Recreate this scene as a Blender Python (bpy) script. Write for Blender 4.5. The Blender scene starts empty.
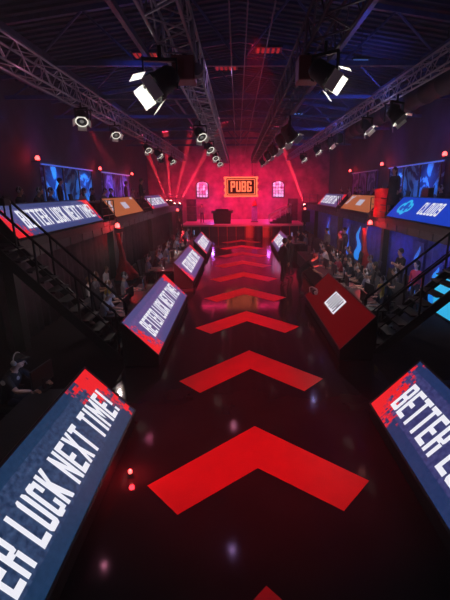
import bpy, math, random
from mathutils import Vector, Matrix
random.seed(7)
S = bpy.context.scene
COL = S.collection
PI = math.pi

# ------------------------------------------------------------------ helpers
class MB:
    """collects shapes, builds ONE mesh object"""
    def __init__(self): self.v = []; self.f = []; self.mi = []; self.uv = None
    def add(self, vs, fs, mi=0):
        n = len(self.v); self.v += [tuple(p) for p in vs]
        for f in fs: self.f.append([i + n for i in f]); self.mi.append(mi)
        return self
    def box(self, x0, x1, y0, y1, z0, z1, mi=0):
        vs = [(x, y, z) for z in (z0, z1) for y in (y0, y1) for x in (x0, x1)]
        return self.add(vs, [(0,2,3,1),(4,5,7,6),(0,1,5,4),(2,6,7,3),(0,4,6,2),(1,3,7,5)], mi)
    def obox(self, c, ax, ay, az, mi=0):
        c = Vector(c); ax = Vector(ax)/2; ay = Vector(ay)/2; az = Vector(az)/2
        vs = [c + ax*sx + ay*sy + az*sz for sz in (-1,1) for sy in (-1,1) for sx in (-1,1)]
        return self.add(vs, [(0,2,3,1),(4,5,7,6),(0,1,5,4),(2,6,7,3),(0,4,6,2),(1,3,7,5)], mi)
    def tube(self, a, b, r, r2=None, n=8, mi=0, cap=True):
        a = Vector(a); b = Vector(b); r2 = r if r2 is None else r2
        d = (b - a).normalized()
        t = Vector((0,0,1)) if abs(d.z) < .9 else Vector((1,0,0))
        u = d.cross(t).normalized(); w = d.cross(u)
        vs = []
        for p, rr in ((a, r), (b, r2)):
            for k in range(n):
                q = 2*PI*k/n; vs.append(p + (u*math.cos(q) + w*math.sin(q))*rr)
        fs = [(k, k+n, (k+1) % n + n, (k+1) % n) for k in range(n)]
        if cap: fs += [tuple(range(n)), tuple(range(2*n-1, n-1, -1))]
        return self.add(vs, fs, mi)
    def path(self, pts, r, n=6, mi=0):
        for a, b in zip(pts[:-1], pts[1:]): self.tube(a, b, r, n=n, mi=mi)
        return self
    def lathe(self, prof, c=(0,0,0), n=20, mi=0, axis=None):
        c = Vector(c)
        m = Matrix.Identity(3) if axis is None else Vector((0,0,1)).rotation_difference(Vector(axis)).to_matrix()
        vs = []
        for r, z in prof:
            for k in range(n):
                q = 2*PI*k/n; vs.append(c + m @ Vector((r*math.cos(q), r*math.sin(q), z)))
        fs = []
        for i in range(len(prof)-1):
            for k in range(n):
                fs.append((i*n+k, i*n+(k+1) % n, (i+1)*n+(k+1) % n, (i+1)*n+k))
        fs.append(tuple(range(n-1, -1, -1))); fs.append(tuple((len(prof)-1)*n+k for k in range(n)))
        return self.add(vs, fs, mi)
    def prism(self, prof, y0, y1, mi=0):
        n = len(prof)
        vs = [(x, y0, z) for x, z in prof] + [(x, y1, z) for x, z in prof]
        fs = [(i, (i+1) % n, (i+1) % n + n, i+n) for i in range(n)]
        fs += [tuple(range(n-1, -1, -1)), tuple(range(n, 2*n))]
        return self.add(vs, fs, mi)
    def poly(self, pts, z0, z1, mi=0):
        n = len(pts)
        vs = [(x, y, z0) for x, y in pts] + [(x, y, z1) for x, y in pts]
        fs = [(i, (i+1) % n, (i+1) % n + n, i+n) for i in range(n)]
        fs += [tuple(range(n-1, -1, -1)), tuple(range(n, 2*n))]
        return self.add(vs, fs, mi)
    def ball(self, c, r, mi=0, nu=10, nv=7, s=(1,1,1)):
        c = Vector(c); prof = []
        vs = [c + Vector((0,0,-r*s[2]))]
        for j in range(1, nv):
            a = -PI/2 + PI*j/nv
            for k in range(nu):
                q = 2*PI*k/nu
                vs.append(c + Vector((r*s[0]*math.cos(a)*math.cos(q), r*s[1]*math.cos(a)*math.sin(q), r*s[2]*math.sin(a))))
        vs.append(c + Vector((0,0,r*s[2])))
        fs = [(0, 1+(k+1) % nu, 1+k) for k in range(nu)]
        for j in range(nv-2):
            for k in range(nu):
                a = 1+j*nu
                fs.append((a+k, a+(k+1) % nu, a+nu+(k+1) % nu, a+nu+k))
        a = 1+(nv-2)*nu; t = len(vs)-1
        fs += [(a+k, a+(k+1) % nu, t) for k in range(nu)]
        return self.add(vs, fs, mi)
    def xform(self, m):
        self.v = [tuple(m @ Vector(p)) for p in self.v]; return self
    def build(self, name, mats, parent=None, smooth=False, bevel=0, **tags):
        me = bpy.data.meshes.new(name); me.from_pydata(self.v, [], self.f)
        if not isinstance(mats, (list, tuple)): mats = [mats]
        for m in mats: me.materials.append(m)
        me.polygons.foreach_set('material_index', self.mi)
        if smooth: me.polygons.foreach_set('use_smooth', [True]*len(self.f))
        me.update()
        o = bpy.data.objects.new(name, me); COL.objects.link(o)
        if parent: o.parent = parent
        if bevel:
            b = o.modifiers.new('bevel', 'BEVEL'); b.width = bevel; b.segments = 2; b.limit_method = 'ANGLE'
        return tag(o, **tags)

def tag(o, label=None, cat=None, group=None, kind=None):
    if label: o['label'] = label
    if cat: o['category'] = cat
    if group: o['group'] = group
    if kind: o['kind'] = kind
    return o
def thing(name, label, cat, loc=(0,0,0), rz=0, group=None, scale=1):
    o = bpy.data.objects.new(name, None); COL.objects.link(o)
    o.location = loc; o.rotation_euler = (0,0,rz); o.scale = (scale,)*3
    o.empty_display_size = .1
    return tag(o, label, cat, group)
def dup(root, loc, rz=0, label=None, group=None, scale=1):
    def rec(o, par):
        c = o.copy(); COL.objects.link(c); c.parent = par
        for ch in list(o.children):
            rec(ch, c)
        return c
    kids = list(root.children)
    r = root.copy(); COL.objects.link(r)
    for ch in kids: rec(ch, r)
    r.location = loc; r.rotation_euler = (0,0,rz); r.scale = (scale,)*3
    if label: r['label'] = label
    if group: r['group'] = group
    return r
def empty_tree_del(root):
    for ch in list(root.children): empty_tree_del(ch)
    bpy.data.objects.remove(root)

# ------------------------------------------------------------------ materials
def mat(name, col, rough=.6, metal=0, emit=None, es=0, noise=0, nscale=6, spec=.5, coat=0):
    m = bpy.data.materials.new(name); m.use_nodes = True
    nt = m.node_tree; b = nt.nodes['Principled BSDF']
    b.inputs['Roughness'].default_value = rough; b.inputs['Metallic'].default_value = metal
    b.inputs['Specular IOR Level'].default_value = spec
    if coat: b.inputs['Coat Weight'].default_value = coat
    b.inputs['Base Color'].default_value = (*col, 1)
    if emit:
        b.inputs['Emission Color'].default_value = (*emit, 1); b.inputs['Emission Strength'].default_value = es
    if noise:
        tc = nt.nodes.new('ShaderNodeTexCoord'); n = nt.nodes.new('ShaderNodeTexNoise'); n.inputs['Scale'].default_value = nscale
        n.inputs['Detail'].default_value = 4
        r = nt.nodes.new('ShaderNodeValToRGB')
        r.color_ramp.elements[0].position = .3; r.color_ramp.elements[1].position = .7
        r.color_ramp.elements[0].color = (*[c*(1-noise) for c in col], 1)
        r.color_ramp.elements[1].color = (*[min(1, c*(1+noise)) for c in col], 1)
        nt.links.new(tc.outputs['Object'], n.inputs['Vector']); nt.links.new(n.outputs['Fac'], r.inputs['Fac'])
        nt.links.new(r.outputs['Color'], b.inputs['Base Color'])
    return m

def led_mat(name, base, base2, band, L, W, red_near=.6, red_far=.5, strength=1.0):
    """LED wall: bluish field, darker bands along the long edges, broken red blocks at both ends (uv in metres)"""
    m = bpy.data.materials.new(name); m.use_nodes = True
    nt = m.node_tree; N = nt.nodes; K = nt.links
    b = N['Principled BSDF']; b.inputs['Base Color'].default_value = (.01,.01,.012,1); b.inputs['Roughness'].default_value = .4
    uv = N.new('ShaderNodeUVMap'); sp = N.new('ShaderNodeSeparateXYZ'); K.new(uv.outputs[0], sp.inputs[0])
    def math_(op, a, c=None, clamp=False):
        n = N.new('ShaderNodeMath'); n.operation = op; n.use_clamp = clamp
        for i, x in enumerate((a, c)):
            if x is None: continue
            if isinstance(x, (int, float)): n.inputs[i].default_value = x
            else: K.new(x, n.inputs[i])
        return n.outputs[0]
    def mix(f, a, c):
        n = N.new('ShaderNodeMix'); n.data_type = 'RGBA'
        if isinstance(f, (int, float)): n.inputs[0].default_value = f
        else: K.new(f, n.inputs[0])
        for i, x in ((6, a), (7, c)):
            if isinstance(x, tuple): n.inputs[i].default_value = (*x, 1)
            else: K.new(x, n.inputs[i])
        return n.outputs[2]
    nz = N.new('ShaderNodeTexNoise'); nz.inputs['Scale'].default_value = 14; nz.inputs['Detail'].default_value = 6; K.new(uv.outputs[0], nz.inputs['Vector'])
    nzf = math_('MULTIPLY', math_('SUBTRACT', nz.outputs['Fac'], .35), 2.2, True)
    c = mix(nzf, base, base2)
    U, V = sp.outputs[0], sp.outputs[1]
    lo = math_('LESS_THAN', V, .17*W); hi = math_('GREATER_THAN', V, .86*W)
    c = mix(math_('MULTIPLY', math_('ADD', lo, hi, True), .75), c, band)
    # red blocks
    vm = N.new('ShaderNodeVectorMath'); vm.operation = 'SNAP'; K.new(uv.outputs[0], vm.inputs[0]); vm.inputs[1].default_value = (.035,.05,1)
    n2 = N.new('ShaderNodeTexNoise'); n2.inputs['Scale'].default_value = 5; n2.inputs['Detail'].default_value = 5; n2.inputs['Roughness'].default_value = .75
    K.new(vm.outputs[0], n2.inputs['Vector'])
    nn = math_('MULTIPLY', math_('SUBTRACT', n2.outputs['Fac'], .5), 4.2)
    dn = math_('SUBTRACT', 1.0, math_('DIVIDE', U, red_near)); df = math_('SUBTRACT', 1.0, math_('DIVIDE', math_('SUBTRACT', L, U), red_far))
    vb = math_('MULTIPLY', math_('SUBTRACT', .5*W, V), .9)
    d = math_('MAXIMUM', math_('ADD', dn, vb), math_('SUBTRACT', df, vb))
    red = math_('MULTIPLY', math_('SUBTRACT', math_('ADD', nn, d), .5), 5.0, True)
    c = mix(red, c, (.85,.015,.02))
    K.new(c, b.inputs['Emission Color']); b.inputs['Emission Strength'].default_value = strength
    return m

M = {}
M['black'] = mat('matt_black', (.007,.007,.008), .7, noise=.3)
M['black_metal'] = mat('black_steel', (.015,.015,.018), .4, .3)
M['dark_panel'] = mat('dark_panel', (.02,.018,.024), .65, noise=.35, nscale=3)
M['desk'] = mat('desk_laminate', (.02,.02,.024), .35, noise=.2)
M['alu'] = mat('truss_aluminium', (.42,.40,.46), .42, .55)
M['alu_dark'] = mat('truss_aluminium_less_lit', (.10,.09,.12), .45, .4)  # truss aluminium darkened in colour for its weaker light; cables share it
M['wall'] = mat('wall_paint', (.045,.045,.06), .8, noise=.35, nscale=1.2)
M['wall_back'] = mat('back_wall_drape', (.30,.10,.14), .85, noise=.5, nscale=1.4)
M['ceiling'] = mat('ceiling_sheet', (.018,.023,.048), .7, noise=.5, nscale=1.5)
M['beam'] = mat('roof_steel', (.06,.075,.14), .5, .3, noise=.3)
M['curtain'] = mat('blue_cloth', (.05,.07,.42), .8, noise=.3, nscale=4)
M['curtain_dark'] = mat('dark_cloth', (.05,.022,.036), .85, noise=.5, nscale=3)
M['red_paint'] = mat('red_paint', (.62,.02,.025), .45, noise=.15)
M['red_vinyl'] = mat('red_floor_vinyl', (.80,.012,.025), .42, noise=.06, nscale=2)
M['orange'] = mat('orange_led', (.02,.01,.01), .5, emit=(.42,.11,.04), es=1)
M['white_led'] = mat('white_led', (.1,.1,.1), .5, emit=(.86,.86,.95), es=1.0)
M['white_soft'] = mat('white_led_soft', (.1,.1,.1), .5, emit=(.62,.56,.72), es=.8)
M['cyan_led'] = mat('cyan_led', (.05,.1,.1), .5, emit=(.03,.45,.80), es=1.0)
M['blue_led'] = mat('blue_led', (.01,.02,.1), .5, emit=(.004,.045,.50), es=1.0)
M['red_led'] = mat('dark_red_led', (.02,.0,.0), .8, emit=(.09,.0006,.0015), es=1.0, spec=.15)
M['grey_glyph'] = mat('grey_print', (.03,.02,.03), .5, emit=(.07,.05,.08), es=1.0)
M['beacon'] = mat('red_lamp', (.8,.1,.1), .3, emit=(1,.10,.07), es=9)
M['beacon_hot'] = mat('lamp_core', (.8,.3,.3), .3, emit=(1,.09,.08), es=4)
M['lens'] = mat('lamp_lens', (.1,.1,.12), .1, emit=(1,.95,.85), es=.15)
M['rim'] = mat('pale_lamp_rim', (.8,.8,.75), .35, emit=(.95,.92,.80), es=1.0)
M['door_white'] = mat('pale_metal_flap', (.8,.8,.74), .4)
M['beam_lens'] = mat('hot_red_lens', (.8,.1,.1), .2, emit=(1,.35,.30), es=20)
M['sign_orange'] = mat('sign_letters', (.5,.1,.05), .5, emit=(1.0,.16,.07), es=1.7)
M['sign_back'] = mat('sign_board', (.10,.012,.02), .6, noise=.3)
M['skin'] = mat('skin', (.52,.30,.22), .55)
M['skin2'] = mat('skin_tan', (.40,.22,.15), .55)
M['hair_dark'] = mat('dark_hair', (.02,.013,.01), .6)
M['hair_blond'] = mat('yellow_hair', (.75,.5,.08), .6)
M['hair_brown'] = mat('brown_hair', (.10,.045,.02), .6)
M['top_black'] = mat('black_cloth', (.018,.018,.022), .85)
M['top_white'] = mat('white_cloth', (.62,.60,.60), .85)
M['top_red'] = mat('red_cloth', (.42,.03,.05), .85)
M['top_grey'] = mat('grey_cloth', (.20,.19,.22), .85)
M['top_navy'] = mat('navy_cloth', (.03,.04,.10), .85)
M['trousers'] = mat('dark_trousers', (.02,.02,.03), .85)
M['shoe'] = mat('shoe_rubber', (.03,.03,.03), .6)
M['monitor'] = mat('monitor_plastic', (.015,.015,.017), .35)
M['screen_blue'] = mat('lit_monitor', (.02,.03,.05), .3, emit=(.30,.42,.9), es=1.3)
M['drape_red'] = mat('drape_red', (.34,.02,.025), .6, noise=.4)

# ------------------------------------------------------------------ structure
def floor_mat():
    m = bpy.data.materials.new('gloss_floor'); m.use_nodes = True
    nt = m.node_tree; b = nt.nodes['Principled BSDF']; N = nt.nodes; K = nt.links
    tc = N.new('ShaderNodeTexCoord'); n = N.new('ShaderNodeTexNoise'); n.inputs['Scale'].default_value = 1.3; n.inputs['Detail'].default_value = 5
    r = N.new('ShaderNodeValToRGB'); r.color_ramp.elements[0].color = (.018,.016,.018,1); r.color_ramp.elements[1].color = (.045,.035,.04,1)
    K.new(tc.outputs['Object'], n.inputs['Vector']); K.new(n.outputs['Fac'], r.inputs['Fac']); K.new(r.outputs[0], b.inputs['Base Color'])
    r2 = N.new('ShaderNodeMapRange'); r2.inputs[3].default_value = .05; r2.inputs[4].default_value = .13
    n2 = N.new('ShaderNodeTexNoise'); n2.inputs['Scale'].default_value = 3; K.new(tc.outputs['Object'], n2.inputs['Vector'])
    K.new(n2.outputs['Fac'], r2.inputs[0])
    sx = N.new('ShaderNodeSeparateXYZ'); K.new(tc.outputs['Object'], sx.inputs[0])      # gloss only in the aisle, dulled beside it to drop reflections
    def mth(op, a, c):
        q = N.new('ShaderNodeMath'); q.operation = op
        for i, x in enumerate((a, c)):
            if x is None: continue
            if isinstance(x, (int, float)): q.inputs[i].default_value = x
            else: K.new(x, q.inputs[i])
        return q.outputs[0]
    side = mth('GREATER_THAN', mth('ABSOLUTE', mth('SUBTRACT', sx.outputs[0], .25), None), 2.95)
    K.new(mth('MAXIMUM', r2.outputs[0], mth('MULTIPLY', side, .9)), b.inputs['Roughness'])
    K.new(mth('MULTIPLY', mth('SUBTRACT', 1, side), .35), b.inputs['Specular IOR Level'])
    return m
MB().box(-9.6,9.9,-3,44.2,-.12,0).build('floor', floor_mat(), kind='structure')
MB().box(-9.6,-9.4,-3,44.2,0,8.6).build('wall_left', M['wall'], kind='structure')
MB().box(9.7,9.9,-3,44.2,0,8.6).build('wall_right', M['wall'], kind='structure')
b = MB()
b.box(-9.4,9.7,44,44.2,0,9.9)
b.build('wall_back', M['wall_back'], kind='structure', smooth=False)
b = MB().prism([(-9.6,8.6),(.15,10.0),(9.9,8.6),(9.9,8.75),(.15,10.15),(-9.6,8.75)],-3,44.2)
for k in range(118):
    y = -2.9+.4*k
    b.prism([(-9.5,8.52),(.15,9.92),(9.8,8.52),(9.8,8.6),(.15,10.0),(-9.5,8.6)], y, y+.1)
b.build('ceiling', M['ceiling'], kind='structure')
MB().box(-9.4,9.7,-3,-2.8,0,9.6).build('wall_front', M['wall'], kind='structure')

# arched windows in the back wall
pane = bpy.data.materials.new('window_glow'); pane.use_nodes = True
_b = pane.node_tree.nodes['Principled BSDF']; _b.inputs['Base Color'].default_value = (.3,.25,.4,1); _b.inputs['Roughness'].default_value = .3
_t = pane.node_tree.nodes.new('ShaderNodeTexCoord'); _n = pane.node_tree.nodes.new('ShaderNodeTexNoise'); _n.inputs['Scale'].default_value = 2.6
_r = pane.node_tree.nodes.new('ShaderNodeValToRGB'); _r.color_ramp.elements[0].position = .4; _r.color_ramp.elements[1].position = .62
_r.color_ramp.elements[0].color = (.35,.05,.22,1); _r.color_ramp.elements[1].color = (.62,.62,1,1)
pane.node_tree.links.new(_t.outputs['Object'], _n.inputs['Vector']); pane.node_tree.links.new(_n.outputs['Fac'], _r.inputs['Fac'])
pane.node_tree.links.new(_r.outputs[0], _b.inputs['Emission Color']); _b.inputs['Emission Strength'].default_value = 1.1
for i, X in enumerate((-3.7, 4.3)):
    w, z0, z1 = .62, 3.25, 4.55
    arc = [(w*math.cos(a), z1+.35*math.sin(a)) for a in [PI*k/10 for k in range(11)]]
    pts = [(-w,z0),(w,z0)] + arc
    g = MB(); g.add([(X+x, 43.72, z) for x, z in pts], [tuple(range(len(pts)))])
    root = g.build('window_%d' % (i+1), pane, kind='structure')
    fr = MB(); loop = [(X+x, 43.68, z) for x, z in pts] ; loop.append(loop[0])
    fr.path(loop, .05)
    for dx in (-.3,0,.3): fr.box(X+dx-.02,X+dx+.02,43.66,43.7,z0,z1+.25)
    for dz in (.33,.66,.99,1.3): fr.box(X-w,X+w,43.66,43.7,z0+dz-.02,z0+dz+.02)
    fr.build('window_frame', M['black_metal'], root)

# ------------------------------------------------------------------ floor arrows
ARW = ['red floor arrow cut off by the bottom edge of the photo','largest complete red arrow on the floor, nearest the camera',
 'red floor arrow second from the camera, beside the near ends of the second consoles','red floor arrow third from the camera, beside the slanted dark red console',
 'red floor arrow fourth from the camera','red floor arrow fifth from the camera','red floor arrow sixth from the camera','thin far red floor arrow seventh from the camera',
 'thin far red floor arrow eighth from the camera','farthest red floor arrow, just before the stage']
for k, (y0, ap) in enumerate([(1.62,3.24),(4.76,6.18),(7.95,9.62),(11.43,13.12),(14.83,16.5),(18.2,19.9),(21.6,23.3),(25,26.7),(28.4,30.1),(31.8,33.5)]):
    c, w = .25, 1.57
    pts = [(c-w,y0),(c-w+.5,y0-.54),(c,ap-1.1),(c+w-.5,y0-.54),(c+w,y0),(c,ap)]
    b = MB(); n = 6
    vs = [(x,y,.001) for x,y in pts]+[(x,y,.004) for x,y in pts]
    b.add(vs, [(6,7,8,11),(11,8,9,10),(0,5,2,1),(5,4,3,2)]+[(i,(i+1) % n,(i+1) % n+n,i+n) for i in range(n)])
    b.build('floor_arrow', M['red_vinyl'], label=ARW[k], cat='floor marking', group='red arrows down the aisle')

# ------------------------------------------------------------------ lettering
T_, H_, GAP = .33, .15, .20
def glyph(ch, t=T_):
    """quads in a unit cell x 0..1, y 0..1"""
    h = H_
    q = lambda x0,x1,y0,y1: [(x0,y0),(x1,y0),(x1,y1),(x0,y1)]
    L = q(0,t,0,1); R = q(1-t,1,0,1); B = q(t,1-t,0,h); Tp = q(t,1-t,1-h,1); Mi = q(t,1-t,.5-h/2,.5+h/2)
    LC = [(0,.08),(t*.4,0),(t,0),(t,1),(t*.4,1),(0,.92)]; RC = [(1-t,0),(1-t*.4,0),(1,.08),(1,.92),(1-t*.4,1),(1-t,1)]
    D = {
     'E':[L,q(t,1,0,h),q(t,.9,.5-h/2,.5+h/2),q(t,1,1-h,1)], 'T':[q(0,1,1-h,1),q(.5-t/2,.5+t/2,0,1-h)],
     'B':[L,B,Tp,Mi,[(1-t,0),(1-.1,0),(1,.07),(1,.43),(.93,.5),(1-t,.5)],[(1-t,.5),(.93,.5),(1,.57),(1,.93),(.9,1),(1-t,1)]],
     'R':[L,Tp,Mi,[(1-t,.48),(.93,.48),(1,.55),(1,.93),(.9,1),(1-t,1)],q(1-t,1,0,.45)],
     'L':[L,q(t,1,0,h)], 'U':[LC,RC,B], 'O':[LC,RC,B,Tp], 'D':[L,RC,B,Tp],
     'C':[LC,B,Tp,q(1-t,1,.04,.36),q(1-t,1,.64,.96)], 'G':[LC,B,Tp,q(1-t,1,.04,.5),q(.5,1-t,.5-h*.8,.5),q(1-t,1,.68,.96)],
     'K':[L,[(t,.42),(t,.66),(.66,1),(1,1),(1,.97)],[(t,.34),(1-t*1.0,0),(1,0),(1,.03),(t+.25,.62),(t,.56)]],
     'N':[q(0,t*.9,0,1),q(1-t*.9,1,0,1),[(t*.8,1),(t*.8,.6),(1-t*.8,0),(1-t*.8,.4)]],
     'X':[[(0,0),(t,0),(1,1),(1-t,1)],[(1-t,0),(1,0),(t,1),(0,1)]], 'I':[q(.5-t/2,.5+t/2,0,1)],
     'M':[q(0,.24,0,1),q(.76,1,0,1),[(.2,1),(.2,.7),(.5,.25),(.5,.6)],[(.8,1),(.5,.6),(.5,.25),(.8,.7)]],
     'P':[L,Tp,q(t,1-t,.42,.42+h),[(1-t,.42),(.93,.42),(1,.5),(1,.93),(.9,1),(1-t,1)]],
     '!':[q(.5-t/2,.5+t/2,.3,1),q(.5-t/2,.5+t/2,0,.18)], '9':[Tp,RC,q(0,t,.48,.96),q(t,1-t,.42,.42+h),B,q(0,t,.04,.25)],
     'A':[L,R,Tp,q(t,1-t,.35,.35+h)],'S':[B,Tp,Mi,q(0,t,.5,.96),q(1-t,1,.04,.5)],
    }
    return D[ch]
WID = {'I':.5,'!':.5,' ':.55,'M':1.25}
def text_w(s, gap=GAP): return sum(WID.get(c,1)+gap for c in s)-gap
def lettering(s, length, height, z=.006, th=.004, gap=GAP, t=T_):
    """solid letters in local xy, baseline along +x, starting at the origin; one shape collection per word"""
    u = length/text_w(s, gap); b = MB(); x = 0; out = []
    for ch in s:
        w = WID.get(ch,1)
        if ch != ' ':
            for k, p in enumerate(glyph(ch, t)):
                pp = [((x + ((a-.5)*(1 if ch in 'I!' else w) + w/2))*u, c*height) for a, c in p]
                b.poly(pp, z-th, z)
        elif b.v: out.append(b); b = MB()
        x += w+gap
    if b.v: out.append(b)
    return out

# ------------------------------------------------------------------ consoles with LED fronts
def led_frame(xi, zi, xo, zo, y0, y1):
    """matrix of the slanted panel: local x along the text, local y towards the raised outer edge, local z out of the screen"""
    side = -1 if xo < xi else 1
    up = Vector((xo-xi,0,zo-zi)); W = up.length; up.normalize()
    if side < 0: org = Vector((xi,y0,zi)); ax = Vector((0,1,0))
    else: org = Vector((xi,y1,zi)); ax = Vector((0,-1,0))
    nz = ax.cross(up)
    m = Matrix((ax,up,nz)).transposed().to_4x4(); m.translation = org
    return m, W, y1-y0
def panel(parent, name, m, L, W, material, th=.05):
    b = MB().box(0,L,0,W,-th,0); b.xform(m)
    o = b.build(name, material, parent)
    me = o.data; uv = me.uv_layers.new(name='UVMap'); inv = m.inverted()
    for lp in me.loops:
        p = inv @ me.vertices[lp.vertex_index].co; uv.data[lp.index].uv = (p.x, p.y)
    return o
def bezel(parent, m, L, W):
    b = MB(); t = .035
    b.box(-t,L+t,-t,0,-.06,.012); b.box(-t,L+t,W,W+t,-.06,.012); b.box(-t,0,0,W,-.06,.012); b.box(L,L+t,0,W,-.06,.012)
    b.xform(m); b.build('bezel', M['black_metal'], parent)
def put_text(parent, m, s, L, W, a, c, v0, v1, material=None, name='lettering', gap=GAP, t=T_):
    for b in lettering(s, (c-a)*L, (v1-v0)*W, gap=gap, t=t):
        b.xform(m @ Matrix.Translation((a*L, v0*W, 0))); b.build(name, material or M['white_led'], parent)

def console(name, label, xi, xo, y0, y1, lm, texts, z=0, zi=.3, zo=1.1, desk=True, group=None, dcut=0):
    side = -1 if xo < xi else 1
    root = thing(name, label, 'led console' if z == 0 else 'led screen', ((xi+xo)/2,(y0+y1)/2,z), group=group)
    off = Matrix.Translation((-(xi+xo)/2, -(y0+y1)/2, 0))
    m, W, L = led_frame(xi, zi, xo, zo, y0, y1); m = off @ m
    if callable(lm): lm = lm(L, W)
    panel(root, 'screen', m, L, W, lm)
    bezel(root, m, L, W)
    for t in texts: t(root, m, L, W)
    if desk:
        body = MB().prism([(xi,.02),(xi,zi-.06),(xo-side*.05,zo-.09),(xo+side*.03,zo-.04),(xo+side*.03,.02)], y0, y1).xform(off)
        body.build('cabinet', M['black'], root)
        d = MB().box(min(xo+side*.04,xo+side*.9), max(xo+side*.04,xo+side*.9), y0+.05+dcut, y1-.05, .72,.76).xform(off)
        d.build('desktop', M['desk'], root)
        for yy in (y0+.2+dcut, (y0+y1)/2+dcut/2, y1-.2):
            MB().box(*sorted((xo+side*.8,xo+side*.86)), yy-.03, yy+.03, 0,.72).xform(off).build('leg', M['black_metal'], root)
    else:
        body = MB().prism([(xi,zi-.32),(xi,zi-.07),(xo,zo-.08),(xo+side*.06,zo-.02),(xo+side*.06,zi-.32)], y0, y1).xform(off)
        body.build('casing', M['black'], root)
    return root

TXT = 'BETTER LUCK NEXT TIME!'
def msg(a=.1, c=.93, v0=.24, v1=.72, s=TXT, material=None, gap=GAP, t=T_):
    return lambda root, m, L, W: put_text(root, m, s, L, W, a, c, v0, v1, material, gap=gap, t=t)
def lm_blue(L, W): return led_mat('led_blue', (.010,.026,.075), (.055,.10,.22), (.004,.030,.085), L, W, .55, .75)
def lm_blue_r(L, W): return led_mat('led_blue_right', (.020,.024,.11), (.075,.08,.24), (.003,.028,.10), L, W, .75, .5)
def lm_purple(L, W): return led_mat('led_purple', (.075,.055,.19), (.16,.12,.32), (.05,.065,.20), L, W, .75, .6)
def lm_upper(L, W): return led_mat('led_upper', (.05,.055,.20), (.12,.13,.36), (.035,.055,.17), L, W, .9, .9)
console('led_desk_console','nearest left console, blue LED front reading BETTER LUCK NEXT TIME!',-1.86,-2.62,.8,6.28,lm_blue,[msg(.215,.955,.21,.68)])
console('led_desk_console','second left console from the camera, purple LED front reading BETTER LUCK NEXT TIME!',-1.9,-2.68,8.72,14.2,lm_purple,[msg(.12,.92)],dcut=1.5)
console('led_desk_console','third left console from the camera, short looking LED front with white line and red corners',-1.93,-2.68,16.5,22.3,lm_purple,[msg(.16,.9,.22,.76,gap=.08,t=.42)])
console('led_desk_console','farthest left console, small bright white LED front nearest the stage',-1.93,-2.64,24.0,29.4,lm_purple,[msg(.1,.88,.2,.80,gap=.06,t=.45)])
console('led_desk_console','nearest right console, blue LED front cut off by the right edge of the photo',2.34,3.14,.85,6.36,lm_blue_r,[msg(.07,.93,.24,.72)])
console('led_desk_console','farthest right console, small white LED front behind the standing man in black',2.45,3.1,24.6,29.6,lm_purple,[msg(.1,.88,.2,.80,gap=.06,t=.45)])

def red_block(root, m, L, W):
    a, c, v0, v1 = .385, .625, .33, .79
    b = MB().box(a*L,c*L,v0*W,v1*W,.001,.004).xform(m); b.build('text_block', M['white_led'], root)
    g = MB(); n = 7; w = (c-a)*L/n
    for k in range(1, n):
        x = a*L+k*w; g.box(x-.042, x+.042, v0*W+.02*(k % 3)+.03, v1*W-.03*((k+1) % 2)-.02, .004,.007)
    g.box(c*L-1.55*w, c*L-1.3*w, v0*W+.2, v0*W+.32,.004,.0072)
    g.xform(m); g.build('lettering', M['grey_glyph'], root)
console('led_desk_console','dark red LED console with one white block of letters, right of the arrows',2.42,3.2,8.9,14.0,M['red_led'],[red_block],dcut=1.55)

# cloud emblem + CLOUD9
def cloud(root, m, L, W):
    b = MB()
    def ring(cx, cy, r, t, a0=0, a1=360, n=18):
        pts = []
        for k in range(n+1):
            a = math.radians(a0+(a1-a0)*k/n); pts.append((cx+r*math.cos(a), cy+r*math.sin(a)))
        for k in range(n+1):
            a = math.radians(a1-(a1-a0)*k/n); pts.append((cx+(r-t)*math.cos(a), cy+(r-t)*math.sin(a)))
        for k in range(n):
            b.poly([pts[k],pts[k+1],pts[2*n-k],pts[2*n+1-k]], .002,.006)
    cx, cy = .17*L, .5*W
    ring(cx-.28,cy-.02,.26,.12,40,290); ring(cx+.05,cy+.10,.30,.12,-10,190); ring(cx+.40,cy+.02,.22,.11,-120,130)
    ring(cx+.12,cy-.14,.22,.11,150,395); b.poly([(cx-.2,cy-.28),(cx+.15,cy-.28),(cx+.15,cy-.17),(cx-.2,cy-.17)],.002,.006)
    b.xform(m); b.build('cloud_emblem', mat('cyan_emblem',(.02,.1,.1),.5,emit=(.03,.50,.85),es=1), root)
console('led_balcony_screen','bright blue LED screen with cyan cloud emblem and CLOUD9 lettering on the right balcony',6.5,7.2,11.4,17.75,M['blue_led'],
        [cloud, msg(.40,.64,.28,.80,'CLOUD9',gap=.26,t=.30)], z=0, zi=2.86, zo=3.66, desk=False)
def orange_marks(root, m, L, W):
    b = MB().box(.42*L,.60*L,.34*W,.72*W,.001,.005).xform(m); b.build('text_block', M['white_soft'], root)
    s = MB()
    s.poly([(.03*L,.30*W),(.10*L,.36*W),(.13*L,.62*W),(.10*L,.93*W),(.05*L,.9*W),(.08*L,.62*W)],.001,.005)
    s.poly([(.12*L,.70*W),(.19*L,.86*W),(.19*L,.95*W),(.12*L,.86*W)],.001,.005)
    s.poly([(.84*L,.90*W),(.93*L,.84*W),(.95*L,.97*W),(.88*L,.98*W)],.001,.005)
    s.xform(m); s.build('pale_marks', M['white_soft'], root)
console('led_balcony_screen','orange LED screen with a small white block on the left balcony',-5.5,-6.1,18.6,24.0,M['orange'],[orange_marks],zi=2.86,zo=3.66,desk=False)
console('led_balcony_screen','orange LED screen with pale streaks on the right balcony, left of the red barrel',6.5,7.2,20.2,25.8,M['orange'],[orange_marks],zi=2.86,zo=3.66,desk=False)
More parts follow.
